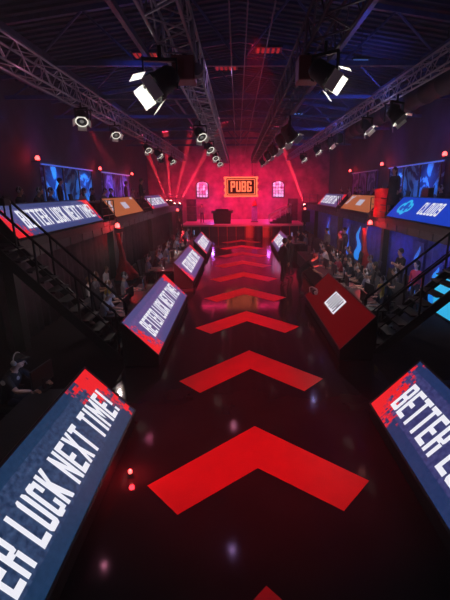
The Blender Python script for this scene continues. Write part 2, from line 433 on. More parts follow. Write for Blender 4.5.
console('led_balcony_screen','blue LED screen reading BETTER LUCK NEXT TIME! on the left balcony, behind the stair rail',-5.5,-6.1,10.2,16.75,lm_upper,[msg(.13,.95,.22,.80)],zi=2.86,zo=3.66,desk=False)
console('led_balcony_screen','far left balcony screen, dim blue with white letters beside the tall standing man',-5.5,-6.1,26.6,33.0,lm_upper,[msg(.1,.9,.25,.8)],zi=2.86,zo=3.66,desk=False)
console('led_balcony_screen','far right balcony screen with slanting white bars and a red end',6.5,7.2,27.0,33.5,lm_upper,[msg(.1,.8,.2,.85)],zi=2.86,zo=3.66,desk=False)

# ------------------------------------------------------------------ balconies
def balcony(side, label):
    xi = -5.55 if side < 0 else 6.55; xo = -9.38 if side < 0 else 9.68
    root = thing('balcony', label, 'balcony', ((xi+xo)/2, 22, 0)); off = Matrix.Translation((-(xi+xo)/2, -22, 0))
    a, c = sorted((xi, xo))
    y0 = 9.6
    MB().box(a,c,y0,41,2.5,2.75).xform(off).build('deck', M['dark_panel'], root)
    fx = sorted((xi+side*.02, xi-side*.06))
    f = MB().box(fx[0],fx[1],y0,41,2.3,2.56)
    for k in range(30): f.box(fx[0]-.02,fx[1]+.02,y0+.5+1.05*k,y0+.56+1.05*k,2.3,2.56)
    f.xform(off).build('fascia', M['dark_panel'], root)
    for yy in (9.9, 18.1, 26.3, 34.5, 40.6):
        MB().box(*sorted((xi-side*.02,xi+side*.24)), yy-.14,yy+.14,0,2.3).xform(off).build('post', M['black'], root)
    # cloth hung under the deck
    b = MB(); n = 240; x = xi+side*.32
    v = []
    for k in range(n+1):
        yy = y0+31.2*k/n; dx = .05*math.sin(k*1.9)+.03*math.sin(k*.7)
        v += [(x+dx, yy, .03),(x+dx, yy, 2.45)]
    b.add(v, [(2*k,2*k+1,2*k+3,2*k+2) for k in range(n)])
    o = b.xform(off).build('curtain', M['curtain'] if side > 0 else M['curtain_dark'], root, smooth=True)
    s = o.modifiers.new('t','SOLIDIFY'); s.thickness = .01
    # low rail between the screens
    gaps = [(16.9,18.5),(24.1,26.5),(33.1,41)] if side < 0 else [(17.9,20.1),(25.9,26.9),(33.6,41)]
    for g0, g1 in gaps:
        r = MB()
        for z in (3.0,3.3,3.6): r.tube((xi,g0,z),(xi,g1,z),.02)
        for yy in (g0,g1,(g0+g1)/2): r.tube((xi,yy,2.56),(xi,yy,3.6),.025)
        r.xform(off).build('guard_rail', M['black_metal'], root)
    return root
balcony(-1,'long left balcony carrying slanted LED screens, dark drape beneath')
balcony(1,'long right balcony carrying slanted LED screens, blue drape beneath')

# red oil barrel standing on the right balcony edge
def barrel(name, label, loc, r=.31, h=1.0, m=None, group=None, cat='barrel'):
    root = thing(name, label, cat, loc, group=group)
    prof = [(r,0),(r*1.03,.02),(r*1.03,.05),(r,.07)]
    for z in (.33,.66): prof += [(r,z*h-.03),(r*1.05,z*h),(r,z*h+.03)]
    prof += [(r,h-.07),(r*1.03,h-.05),(r*1.03,h-.01),(r*.97,h),(r*.95,h-.02)]
    MB().lathe(prof,n=24).build('drum', m or M['red_paint'], root, smooth=True)
    MB().lathe([(.05,h-.02),(.05,h+.015)],c=(r*.5,0,0),n=10).build('bung', M['black_metal'], root)
    return root
barrel('oil_barrel','red oil barrel standing in the gap between the orange and blue right balcony screens',(6.72,19.0,2.75),.36,1.28)

# ------------------------------------------------------------------ side wall panels on the balconies (murals) and their light strips
def mural_mat(name, dark, light, scale, es):
    m = bpy.data.materials.new(name); m.use_nodes = True; nt = m.node_tree; b = nt.nodes['Principled BSDF']
    tc = nt.nodes.new('ShaderNodeTexCoord'); n = nt.nodes.new('ShaderNodeTexNoise'); n.inputs['Scale'].default_value = scale; n.inputs['Detail'].default_value = 3; n.inputs['Distortion'].default_value = 2.2
    r = nt.nodes.new('ShaderNodeValToRGB'); r.color_ramp.interpolation = 'LINEAR'
    r.color_ramp.elements[0].position = .46; r.color_ramp.elements[1].position = .56
    r.color_ramp.elements[0].color = (*dark,1); r.color_ramp.elements[1].color = (*light,1)
    nt.links.new(tc.outputs['Object'], n.inputs['Vector']); nt.links.new(n.outputs['Fac'], r.inputs['Fac']); nt.links.new(r.outputs[0], b.inputs['Base Color'])
    b.inputs['Roughness'].default_value = .8
    return m
mm = mural_mat('graffiti_blue', (.02,.03,.14), (.16,.50,.75), .9, 0)
mv = mural_mat('graffiti_violet', (.08,.06,.24), (.32,.25,.60), .7, 0)
def mural(x, side, y0, y1, m, label, strip):
    root = thing('wall_mural', label, 'mural', (x,(y0+y1)/2,2.75))
    h = (y1-y0)/2
    MB().box(*sorted((0,side*.08)),-h,h,.05,2.45).build('board', m, root)
    MB().box(*sorted((-side*.06,side*.02)),-h,h,2.47,2.53).build('light_strip', strip, root)
    for k in range(4):
        yy = -h+.15+k*(2*h-.3)/3
        MB().box(*sorted((-side*.05,side*.02)),yy-.05,yy+.05,.05,2.45).build('batten', M['black_metal'], root)
sb = mat('blue_tube',(.05,.1,.2),.4,emit=(.03,.12,.60),es=1.0); sv = mat('violet_tube',(.1,.05,.2),.4,emit=(.22,.16,.62),es=1.0)
mural(-9.25,-1,20.1,26.9,mm,'blue lit graffiti board on the left wall behind the balcony seats',sb)
mural(-9.25,-1,28.8,36,mv,'violet lit graffiti board on the left wall, farther of the two',sv)
mural(9.55,1,19.3,26.2,mm,'blue lit graffiti board on the right wall behind the standing figure in a long coat',sb)
mural(9.55,1,28.4,34.6,mv,'dim violet board on the right wall, farther of the two',mat('dim_strip',(.05,.05,.1),.4,emit=(.05,.03,.12),es=1))

# ------------------------------------------------------------------ trusses
def truss(name, label, x, z0, w, h, y0, y1, m, step=.5, r=.025, group=None):
    root = thing(name, label, 'truss', (x,(y0+y1)/2,z0), group=group); L = y1-y0
    for dx, dz in ((-w/2,0),(w/2,0),(-w/2,h),(w/2,h)):
        MB().tube((dx,-L/2,dz),(dx,L/2,dz),r,n=8).build('chord', m, root, smooth=True)
    b = MB(); n = int(L/step)
    for k in range(n):
        a = -L/2+k*step; c = a+step; s = 1 if k % 2 else -1; rr = r*.55
        for dz in (0,h): b.tube((-w/2*s,a,dz),(w/2*s,c,dz),rr,n=5,cap=False)
        for dx in (-w/2,w/2): b.tube((dx,a,0 if s > 0 else h),(dx,c,h if s > 0 else 0),rr,n=5,cap=False)
        if k % 4 == 0:
            for dz in (0,h): b.tube((-w/2,a,dz),(w/2,a,dz),rr,n=5,cap=False)
            for dx in (-w/2,w/2): b.tube((dx,a,0),(dx,a,h),rr,n=5,cap=False)
    b.build('lattice', m, root)
    return root
truss('lighting_truss','pale purple lit lattice truss left of centre, overhead and nearest the camera',-.87,6.02,.46,.46,1.5,33,M['alu'],.45)
truss('lighting_truss','dark, less lit lattice truss right of centre overhead, carrying the right row of lamps',1.3,6.05,.44,.46,1.5,33,M['alu_dark'],.45)
truss('lighting_truss','long side truss on the far left, running from the left edge down to the stage',-4.5,6.38,.36,.48,2.0,36,M['alu'],.5)
truss('lighting_truss','long side truss on the far right, running from the right edge down to the stage',4.3,6.40,.22,.36,2.0,36,M['alu'],.5)
MB()
# thin cables running down the hall between the trusses
for x, z, lab in ((-.08,6.3,'thin rigging cable just right of the left centre truss'),(.18,6.6,'thin rigging cable over the middle of the aisle'),(.55,6.5,'thin rigging cable left of the dark centre truss')):
    MB().path([(x,2+k*3.1,z-.04*math.sin(k*PI/5)) for k in range(11)],.012).build('rigging_cable', M['alu_dark'], label=lab, cat='cable')

# roof girders across the hall
ORD = ['first','second','third','fourth','fifth','sixth','seventh','eighth','ninth','tenth','eleventh','twelfth']
for k, y in enumerate((9,13.5,18,22.5,27,31.5,36)):
    root = thing('roof_girder','bluish steel roof girder across the hall, %s from the camera' % ORD[k],'girder',(0.15,y,7.6))
    MB().box(-9.5,9.5,-.07,.07,0,.14).build('bottom_chord', M['beam'], root)
    t = MB()
    t.obox((-4.75,0,1.45),(9.6,0,1.35),(0,.14,0),(-.02,0,.14)); t.obox((4.75,0,1.45),(9.6,0,-1.35),(0,.14,0),(.02,0,.14))
    t.build('top_chord', M['beam'], root)
    w = MB(); n = 12
    for i in range(n):
        xa = -9.2+18.4*i/n; xb = -9.2+18.4*(i+1)/n; top = lambda x: .75+1.36*(1-abs(x)/9.5)
        if i % 2: w.tube((xa,0,top(xa)),(xb,0,.1),.04,n=6)
        else: w.tube((xa,0,.1),(xb,0,top(xb)),.04,n=6)
    w.build('web', M['beam'], root)
for k, x in enumerate((-7.5,-5.6,-2.6,2.9,5.8,7.8)):
    MB().box(x-.06,x+.06,2,40,7.74,7.9).build('roof_purlin', M['beam'], label='steel roof purlin running lengthwise under the ceiling, %s from the left' % ORD[k], cat='beam')
# duct
root = thing('air_duct','round dark air duct under the ceiling on the right','duct',(6.6,20,7.2))
d = MB(); prof = []
for k in range(24): prof += [(.33,-15+k*1.25),(.36,-14.95+k*1.25),(.36,-14.88+k*1.25),(.33,-14.83+k*1.25)]
d.lathe(prof,n=16,axis=(0,1,0)).build('pipe', M['dark_panel'], root, smooth=True)
for yy in (-12,-6,0,6,12): MB().tube((0,yy,.33),(0,yy,1.6),.015).build('hanger', M['black_metal'], root)

# small blue ceiling lamps, and red patches built as slats with their own glow
def ceil_glow(x, y, z, label, m, kind):
    root = thing('ceiling_glow', label, 'lamp', (x,y,z))
    if kind == 'slat':
        MB().box(-.42,.42,-.25,.25,0,.08).build('housing', M['black_metal'], root)
        s = MB()
        for k in range(5): s.box(-.38+.16*k,-.30+.16*k,-.22,.22,-.03,-.003)
        s.build('glowing_slats', m, root)
    else:
        MB().box(-.28,.28,-.1,.1,0,.07).build('housing', M['black_metal'], root)
        MB().tube((-.25,0,-.03),(.25,0,-.03),.03).build('tube', m, root)
    MB().tube((0,0,.07),(0,0,1.0),.012).build('hanger', M['black_metal'], root)
rs = mat('red_slat_glow',(.2,.02,.02),.5,emit=(.38,.012,.012),es=.8); bs = mat('blue_strip_glow',(.05,.1,.3),.4,emit=(.10,.24,.8),es=.9)
for x,y,l,m_,k in ((-2.95,14.9,'red glowing slatted panel on the ceiling left of the purple lit truss',rs,'slat'),(-.35,16.3,'red glowing slatted panel on the ceiling right of the purple lit truss',rs,'slat'),
                   (1.05,14.4,'red glowing slatted panel on the ceiling above the middle cables',rs,'slat'),
                   (4.3,15.4,'small blue ceiling light, uppermost of the three above the right truss',bs,'tube'),(4.05,20.8,'small blue ceiling light, middle of the three above the right truss',bs,'tube'),(3.6,25.4,'small blue ceiling light, lowest in the photo of the three above the right truss',bs,'tube')):
    ceil_glow(x,y,8.3,l,m_,k)

# ------------------------------------------------------------------ stage lights
def point(loc, power, col, r=.15):
    l = bpy.data.lights.new('point_light','POINT'); l.energy = power; l.color = col; l.shadow_soft_size = r
    o = bpy.data.objects.new('point_light', l); COL.objects.link(o); o.location = loc; return o
def stage_light(aim, near=False):
    """wash light: yoke, body, lens, four flaps; optical axis local -z tilted later"""
    root = thing('stage_light','proto','stage light')
    y = MB(); y.box(-.2,.2,-.03,.03,-.02,.02); y.box(-.21,-.19,-.03,.03,-.32,.02); y.box(.19,.21,-.03,.03,-.32,.02); y.tube((0,0,0),(0,0,.16),.025)
    y.build('yoke', M['black_metal'], root)
    ax = Vector(aim).normalized(); c = Vector((0,0,-.26))
    q = Vector((0,0,1)).rotation_difference(ax).to_matrix().to_4x4(); q.translation = c
    MB().lathe([(.10,-.22),(.14,-.16),(.15,.02),(.165,.06),(.165,.12)],n=18).xform(q).build('body', M['dark_panel'], root, smooth=True)
    MB().lathe([(.06,.10),(.06,.124)],n=18).xform(q).build('lens', M['black_metal'] if near else M['lens'], root)
    b = MB(); n = 18
    for k in range(n):
        a0 = 2*PI*k/n; a1 = 2*PI*(k+1)/n
        b.add([(r*math.cos(a), r*math.sin(a), z) for z in (.12,.135) for a in (a0,a1) for r in (.145,.172)], [(0,1,3,2),(4,6,7,5),(0,4,5,1),(2,3,7,6)])
    b.xform(q).build('rim', M['black_metal'] if near else M['rim'], root)
    for k in range(4):
        a = k*PI/2+.5; r_ = Matrix.Rotation(a,4,'Z')
        f = MB().obox((0,.205,.20),(.26,0,0),(0,.05,.15),(0,-.006,.002)) if near else MB().obox((0,.205,.165),(.24,0,0),(0,.07,.10),(0,-.006,.004))
        f.xform(q @ r_)
        f.build('barn_door', M['door_white'], root)
    return root
proto = stage_light((.35,-.55,-.75)); proto_back = stage_light((-.72,-.30,-.55), True)
LT = [(-1.10,6.5,6.0,1.45,.1,'large stage light nearest the camera under the pale truss left of centre'),
      (-1.10,12.9,6.0,1.15,.2,'stage light second from the camera on the left centre truss'),(-1.10,16.8,6.0,1.15,.3,'stage light third from the camera on the left centre truss'),
      (-1.10,21.5,6.0,1.1,-.2,'stage light fourth from the camera on the left centre truss'),(-1.10,26.0,6.0,1.1,0,'stage light fifth from the camera on the left centre truss'),
      (1.30,6.5,6.05,1.25,2.43,'large stage light nearest the camera under the dark truss right of centre'),
      (1.52,12.3,6.03,1.5,1.4,'stage light second from the camera on the right centre truss'),(1.52,14.4,6.03,1.4,1.5,'stage light third from the camera on the right centre truss'),
      (1.52,17.6,6.03,1.4,1.3,'stage light fourth from the camera on the right centre truss'),(1.52,20.8,6.03,1.3,1.4,'stage light fifth from the camera on the right centre truss'),(1.52,25.5,6.03,1.2,1.4,'stage light sixth from the camera on the right centre truss'),
      (-4.32,12.2,6.36,1.2,-.3,'stage light on the long left side truss, nearest the camera'),(-4.32,15.4,6.36,1.1,0,'stage light second from the camera on the left side truss'),
      (-4.32,20.6,6.36,1.2,.3,'stage light third from the camera on the left side truss'),(-4.32,23.4,6.36,1.3,.8,'stage light fourth from the camera on the left side truss'),(-4.32,28.0,6.36,1.3,.4,'stage light farthest along the left side truss'),
      (4.22,11.4,6.38,1.5,.6,'stage light on the long right side truss, nearest the camera'),(4.22,13.9,6.38,1.3,.5,'stage light second from the camera on the right side truss'),
      (4.22,19.1,6.38,1.2,.7,'stage light third from the camera on the right side truss'),(4.22,22.3,6.38,1.2,.5,'stage light fourth from the camera on the right side truss'),(4.22,27,6.38,1.3,.4,'stage light farthest along the right side truss')]
for i, (x,y,z,s,rz,l) in enumerate(LT):
    s *= .82
    dup(proto_back if s > 1.02 and y < 7 else proto,(x,y,z-.155*s),rz,l,'stage lights under the trusses',s)
empty_tree_del(proto); empty_tree_del(proto_back)
point((-1.33,6.40,5.33),7,(1,.96,.85),.02); point((1.53,6.42,5.45),7,(1,.96,.85),.02)
# motor box beside the two nearest lamps
for x,y,l in ((-.80,6.95,'reddish chain motor box under the purple lit truss beside the nearest lamp'),(1.12,6.95,'reddish chain motor box under the dark truss beside the nearest right lamp')):
    root = thing('chain_motor', l, 'chain motor', (x,y,5.62))
    MB().box(-.17,.17,-.2,.2,0,.34).build('housing', mat('motor_red',(.16,.03,.03),.5), root, bevel=.02)
    MB().tube((.2,-.1,.17),(.2,.1,.17),.09,n=14).build('chain_bag', M['top_grey'], root)
    MB().tube((0,0,.34),(0,0,.41),.03).build('hook', M['black_metal'], root)

# beam projectors (red shafts of light)
def spot(name, loc, aim, power, col, deg, blend=.3, size=.05):
    l = bpy.data.lights.new(name,'SPOT'); l.energy = power; l.color = col; l.spot_size = math.radians(deg); l.spot_blend = blend; l.shadow_soft_size = size
    o = bpy.data.objects.new(name, l); COL.objects.link(o); o.location = loc
    o.rotation_euler = (Vector(aim)-Vector(loc)).to_track_quat('-Z','Y').to_euler(); return o
RED = (1,.03,.06)
def projector(loc, aim, label, power, deg=6, lens=True, stand=0, r=.14):
    root = thing('beam_projector', label, 'stage light', loc)
    ax = (Vector(aim)-Vector(loc)).normalized(); q = Vector((0,0,1)).rotation_difference(ax).to_matrix().to_4x4()
    MB().lathe([(r*.7,-.34),(r,-.26),(r,-.05),(r*1.08,-.03),(r*1.08,0)],n=16).xform(q).build('body', M['black_metal'], root, smooth=True)
    MB().lathe([(r*.75,-.005),(r*.75,.01)],n=16).xform(q).build('lens', M['beam_lens'], root)
    u = MB()
    if stand: u.box(-.15,.15,-.15,.15,-.62,-.55); u.box(-.2,-.17,-.03,.03,-.6,.0); u.box(.17,.2,-.03,.03,-.6,.0)
    else: u.box(-.2,-.17,-.03,.03,-.15,.3); u.box(.17,.2,-.03,.03,-.15,.3); u.box(-.2,.2,-.03,.03,.28,.31)
    u.build('yoke', M['black_metal'], root)
    if stand:
        MB().box(-.2,.2,-.2,.2,-.62-stand,-.62).build('plinth', M['black'], root)
    spot('beam_light', Vector(loc)+ax*.03, aim, power, RED, deg)
BP = 650000
for x,z,ax_,az,l in ((-6.55,3.15,-8.4,8.4,'leftmost of the projectors on the left end of the stage, shaft tilted left'),(-6.2,3.1,-6.3,9.2,'second from left of the stage end projectors on the left, shaft straight up'),
                     (-5.85,2.85,-4.0,9,'third from left of the stage end projectors on the left, shaft tilted right'),(-5.4,2.85,-2.2,8.2,'fourth from left of the stage end projectors on the left, shaft strongly tilted right')):
    projector((x,38.4,z),(ax_,38,az),l,BP,6,stand=z-1.0-.62)
for x,z,ax_,az,l in ((6.3,2.65,3.6,9,'leftmost of the projectors on the right end of the stage, shaft tilted left'),(6.7,2.6,6.2,9.4,'middle projector on the right end of the stage, shaft straight up'),
                     (7.2,2.6,9.0,8.6,'rightmost projector on the right end of the stage, shaft tilted right')):
    projector((x,38.8,z),(ax_,38.4,az),l,BP*1.6,6,stand=z-1.0-.62)
projector((-4.5,12.95,6.0),(-2.6,16.5,0.5),'red beam projector under the left side truss, above the blue graffiti board',9000,16)
projector((-4.4,24.7,5.6),(-3.6,27,0),'bright projector under the left side truss shining down above the far left balcony',14000,16)
projector((4.4,12.3,6.0),(2.9,16.5,.5),'red beam projector under the right side truss near the camera',5000,14)
projector((4.4,18.2,5.98),(5.6,22,0),'red beam projector farther along the right side truss',5000,14)

# ------------------------------------------------------------------ red beacons
def beacon(loc, side, label, r=.10, power=6, hot='beacon_hot', fixed=True):
    root = thing('red_beacon', label, 'lamp', loc, group='red beacon lamps')
    MB().lathe([(r*.9,-r*1.1),(r*1.1,-r*.9),(r*1.1,-r*.6)],n=14).build('base', M['black_metal'], root)
    MB().ball((0,0,0),r,s=(.85,.85,1.1),nu=14,nv=9).build('globe', M['beacon_hot'], root, smooth=True)
    if fixed: MB().box(*sorted((0,side*.36)),-.02,.02,-r*1.3,-r*1.05).build('bracket', M['black_metal'], root)
    l = bpy.data.lights.new('beacon_light','POINT'); l.energy = power; l.color = (1,.02,.03); l.shadow_soft_size = r*1.1
    o = bpy.data.objects.new('beacon_light', l); COL.objects.link(o); o.location = (loc[0]-side*.22, loc[1]-.12, loc[2]) if fixed else (loc[0], loc[1], loc[2]+.09)
for loc, s, l in (((-9.1,19.5,5.45),-1,'red beacon on the left wall, nearest the camera, above the blue graffiti board'),((-9.1,28.1,5.42),-1,'red beacon on the left wall between the two graffiti boards'),((-9.1,36.4,5.4),-1,'red beacon on the left wall farthest from the camera'),
                  ((9.4,19.0,5.5),1,'red beacon on the right wall, nearest the camera'),((9.4,27.2,5.55),1,'red beacon on the right wall, middle one'),((9.4,34.8,5.48),1,'red beacon on the right wall farthest from the camera')):
    beacon(loc, s, l, .12, 22)
beacon((-5.35,18.1,2.5),-1,'red beacon on the post under the left orange screen',.12,50)
beacon((6.3,19.2,2.45),1,'red beacon on the post under the red barrel on the right',.12,50)
beacon((-5.4,36.8,2.3),-1,'red beacon low at the far end of the left balcony',.12,8)
beacon((6.3,38.3,2.25),1,'red beacon low at the far end of the right balcony',.12,8)
beacon((-1.6,4.95,.09),-1,'small red lamp on the floor beside the nearest left console',.035,7,fixed=False)

# red lit hanging cloth bundles under the two post beacons
for (x,y,l,s) in ((-5.2,17.85,'red draped cargo bundle on the floor under the left post beacon',1),(6.15,19.4,'red draped bundle tied to the post under the right beacon',1)):
    root = thing('draped_bundle', l, 'bundle', (x,y,0))
    rr = random.Random(3); n = 16; prof = [(.40,.16),(.44,.26),(.34,.5),(.22,.75),(.15,1.0),(.10,1.3),(.09,1.7),(.07,2.2)]; bb = MB(); vs = []
    for r_, z_ in prof:
        lx = -.28*(z_/2.2)**.7
        for k in range(n):
            q = 2*PI*k/n; f_ = 1+rr.uniform(-.28,.28)+.18*math.sin(5*q); vs.append((lx+.2+r_*f_*math.cos(q), r_*f_*math.sin(q), z_))
    bb.add(vs, [(i*n+k,i*n+(k+1) % n,(i+1)*n+(k+1) % n,(i+1)*n+k) for i in range(len(prof)-1) for k in range(n)]+[tuple(range(n-1,-1,-1)),tuple((len(prof)-1)*n+k for k in range(n))])
    bb.build('cloth', M['drape_red'], root, smooth=True)
    MB().tube((-.02,-.03,1.2),(.1,.05,2.25),.02).build('cord', M['top_white'], root)
    MB().box(-.5,.5,-.35,.35,0,.16).build('pallet', M['black'], root)

# ------------------------------------------------------------------ hanging sign
root = thing('hanging_sign','orange lit PUBG sign with a double frame hanging over the far end of the aisle','sign',(.26,30,4.22))
W2, H2 = 1.16, .70
MB().box(-W2,W2,.0,.08,-H2,H2).build('board', M['sign_back'], root)
def frame_mb(w, h, t, d0, d1):
    b = MB(); b.box(-w,w,d0,d1,-h,-h+t); b.box(-w,w,d0,d1,h-t,h); b.box(-w,-w+t,d0,d1,-h+t,h-t); b.box(w-t,w,d0,d1,-h+t,h-t); return b
frame_mb(W2,H2,.10,-.06,0).build('outer_frame', M['sign_orange'], root)
frame_mb(W2-.17,H2-.17,.045,-.05,0).build('inner_frame', M['sign_orange'], root)
for sx in (-1,1):
    for z in (-.62,-.2,.25,.62):
        MB().box(*sorted((sx*W2,sx*(W2+.07))),-.05,.03,z-.09,z+.09).build('lug', M['sign_orange'], root)
lt = lettering('PUBG',1.5,.74,z=.05,th=.05)[0]; lt.xform(Matrix.Translation((-.75,0,-.35)) @ Matrix(((1,0,0,0),(0,0,-1,0),(0,1,0,0),(0,0,0,1))))
lt.build('lettering', M['sign_orange'], root)
MB().tube((-.8,.04,H2),(-.8,.04,1.82),.02).tube((.8,.04,H2),(.8,.04,1.82),.02).build('hanger', M['black_metal'], root)

# ------------------------------------------------------------------ stage
root = thing('stage','low red lit stage platform across the far end of the hall','stage',(0.3,39.8,0))
MB().box(-5.4,5.7,-3.6,3.7,0,.92).build('platform', M['dark_panel'], root)
MB().box(-5.45,5.75,-3.68,-3.6,.86,1.0).box(-5.45,5.75,-3.6,3.7,.92,1.0).build('deck', mat('stage_deck',(.55,.3,.35),.5), root)
for k in range(14): MB().box(-5.3+.8*k,-5.25+.8*k,-3.66,-3.6,0,.86).build('front_batten', M['red_paint'], root)
root = thing('dj_booth','dark boxy booth with overhanging top on the stage left of the hanging sign','booth',(-1.45,38,1.0))
MB().prism([(-.75,0),(.75,0),(.85,.95),(-.85,.95)],-.4,.4).build('front', M['black'], root)
MB().box(-1.0,1.0,-.5,.5,.95,1.15).build('top', M['dark_panel'], root)
MB().box(-.6,.6,-.2,.25,1.15,1.32).build('mixer', M['black_metal'], root)
root = thing('banner_stand','violet lit upright banner with a red top on the stage','banner',(1.6,39.3,1.0))
MB().box(-.28,.28,-.02,.02,.1,1.5).build('cloth', mat('violet_cloth',(.28,.22,.6),.7,noise=.3), root)
MB().box(-.35,.35,-.15,.15,0,.08).tube((0,.04,.08),(0,.04,1.55),.025).build('stand', M['black_metal'], root)
MB().lathe([(.2,0),(.24,.15),(.12,.4),(.02,.52)],c=(0,0,1.5),n=14).build('finial', M['red_paint'], root, smooth=True)
barrel('oil_barrel','orange red barrel on the floor before the stage, left one',(1.0,35.2,0),.33,1.0,mat('orange_paint',(.7,.12,.06),.5))
barrel('oil_barrel','dark barrel on the floor before the stage, between the two bright ones',(1.8,35.3,0),.33,.95,M['dark_panel'])
barrel('oil_barrel','orange red barrel on the floor before the stage, right one',(2.5,35.2,0),.33,.9,mat('orange_paint2',(.62,.15,.08),.5))
barrel('oil_barrel','dark barrel before the stage, rightmost of the row',(3.4,35.3,0),.33,.9,M['black'])
root = thing('stage_stairs','pale slanting handrail and steps at the right of the stage','stairs',(3.9,37.6,1.0))
s = MB()
for k in range(6): s.box(-1.0+.33*k,-.6+.33*k,-.4,.4,0,.16*(k+1))
s.build('steps', M['dark_panel'], root)
for yy in (-.42,.42):
    r = MB().tube((-1.1,yy,.75),(1.0,yy,1.75),.035)
    r.tube((-1.0,yy,0),(-1.0,yy,.8),.03).tube((0,yy,.5),(0,yy,1.25),.03).tube((.95,yy,.9),(.95,yy,1.72),.03).tube((-1.1,yy,.4),(1.0,yy,1.4),.02)
    r.build('handrail', M['top_white'], root)
for x, l in ((-4.6,'tall black loudspeaker stack on the left end of the stage'),(5.5,'tall black loudspeaker stack on the right end of the stage')):
    root = thing('loudspeaker_stack', l, 'loudspeaker', (x,41,1.0))
    for k in range(3):
        MB().box(-.45,.45,-.4,.4,.02+k*.72,.70+k*.72).build('cabinet', M['black'], root, bevel=.02)
        MB().lathe([(.26,0),(.22,.03),(.08,.06)],c=(0,-.4,.36+k*.72),axis=(0,-1,0),n=18).build('cone', M['dark_panel'], root)

# ------------------------------------------------------------------ staircases
def staircase(name, label, xb, xt, y0, y1, ztop, rail_h, m):
    """climbs outwards from xb on the floor to xt on the balcony, steps run along y"""
    sd = 1 if xt > xb else -1
    root = thing(name, label, 'staircase', (xb,(y0+y1)/2,0)); off = Matrix.Translation((-xb,-(y0+y1)/2,0))
    n = 11; run = abs(xt-xb)
    for k in range(n):
        x = xb+sd*run*(k+.5)/n; z = ztop*(k+1)/n
        MB().box(x-.14,x+.14,y0+.03,y1-.03,z-.045,z).xform(off).build('tread', m, root)
    d = Vector((xt-xb,0,ztop)); L = d.length; d.normalize(); nrm = d.cross(Vector((0,1,0)))
    for y in (y0,y1):
        MB().obox(((xt+xb)/2,y,ztop/2-.03),d*L,(0,.05,0),nrm*.22).xform(off).build('stringer', m, root)
        up = Vector((0,0,rail_h)); a = Vector((xb,y,.1)); e = Vector((xt,y,ztop))
        r = MB().tube(a+up,e+up,.032).tube(a+up*.5,e+up*.5,.018)
        for k in range(4):
            p = a+(e-a)*(k/3); r.tube(p,p+up,.028)
        r.xform(off).build('handrail', m, root)
    return root
staircase('staircase','black metal staircase on the left climbing to the near end of the left balcony',-2.95,-5.5,9.2,10.05,2.7,1.1,M['black'])
staircase('staircase','black metal staircase on the right with cyan light between its open treads',3.4,6.5,9.3,10.3,2.7,1.05,M['black'])
# cyan light box lying behind the right stair
root = thing('light_box','glowing cyan light box standing against the drape beyond the right staircase','light box',(6.45,11.6,0))
MB().box(0,.12,-.9,1.1,0,1.35).build('case', M['black_metal'], root)
MB().box(-.012,-.001,-.86,1.06,.1,1.31).build('glowing_face', M['cyan_led'], root)

# blue fabric banners with self-glowing flame print under the right balcony
def banner(x, y, w, h, label, m):
    root = thing('glowing_banner', label, 'banner', (x,y,0))
    MB().box(0,.03,-w/2,w/2,.1,h).build('cloth', M['curtain'], root)
    b = MB(); pts = []
    n = 14
    for k in range(n+1):
        z = .15+(h-.3)*k/n; c = .16*math.sin(k*.8)*w; ww = w*.34*(1-k/n)**.7+.02
        pts.append((c,ww,z))
    v = [(-.006, c-ww, z) for c, ww, z in pts]+[(-.006, c+ww, z) for c, ww, z in pts]
    b.add(v, [(k,k+1,k+n+2,k+n+1) for k in range(n)])
    o = b.build('flame_print', m, root); s = o.modifiers.new('t','SOLIDIFY'); s.thickness = .004; s.offset = 0
    MB().box(-.06,.06,-w/2,w/2,0,.09).build('base', M['black_metal'], root)
fl = mat('flame_blue_glow',(.04,.16,.6),.6,emit=(.01,.11,.55),es=1.0); fl2 = mat('flame_cyan_glow',(.04,.3,.8),.6,emit=(.01,.22,.8),es=1.0)  # emission stands in for light falling on the printed cloth
banner(6.72,14.75,.9,2.1,'blue flame banner behind the man with crossed arms',fl)
banner(6.72,13.2,.8,1.6,'cyan blue flame banner behind the woman in red',fl2)
banner(6.72,22.3,1.5,2.2,'bright cyan blue banner behind the tall dark standing figure on the right',fl2)
banner(6.72,24.6,1.1,2.0,'blue banner farther along the right drape, just past the bright cyan one',fl)
banner(6.72,30,1.2,2.0,'farthest blue banner on the right drape',fl)

# ------------------------------------------------------------------ people
def skin_mesh(nodes, edges, sub=2):
    me = bpy.data.meshes.new('tmp'); names = list(nodes)
    me.from_pydata([nodes[n][0] for n in names], [(names.index(a),names.index(b)) for a,b in edges], [])
    o = bpy.data.objects.new('tmp', me); COL.objects.link(o)
    o.modifiers.new('s','SKIN'); 
    sv = me.skin_vertices[0].data
    for i, n in enumerate(names):
        r = nodes[n][1]; sv[i].radius = (r,r) if not isinstance(r, tuple) else r
        sv[i].use_root = (n == 'pelvis')
    s = o.modifiers.new('d','SUBSURF'); s.levels = s.render_levels = sub
    dg = bpy.context.evaluated_depsgraph_get(); ev = o.evaluated_get(dg); m2 = ev.to_mesh()
    V = [tuple(v.co) for v in m2.vertices]; Fc = [tuple(p.vertices) for p in m2.polygons]
    ev.to_mesh_clear(); bpy.data.objects.remove(o); bpy.data.meshes.remove(me)
    return V, Fc
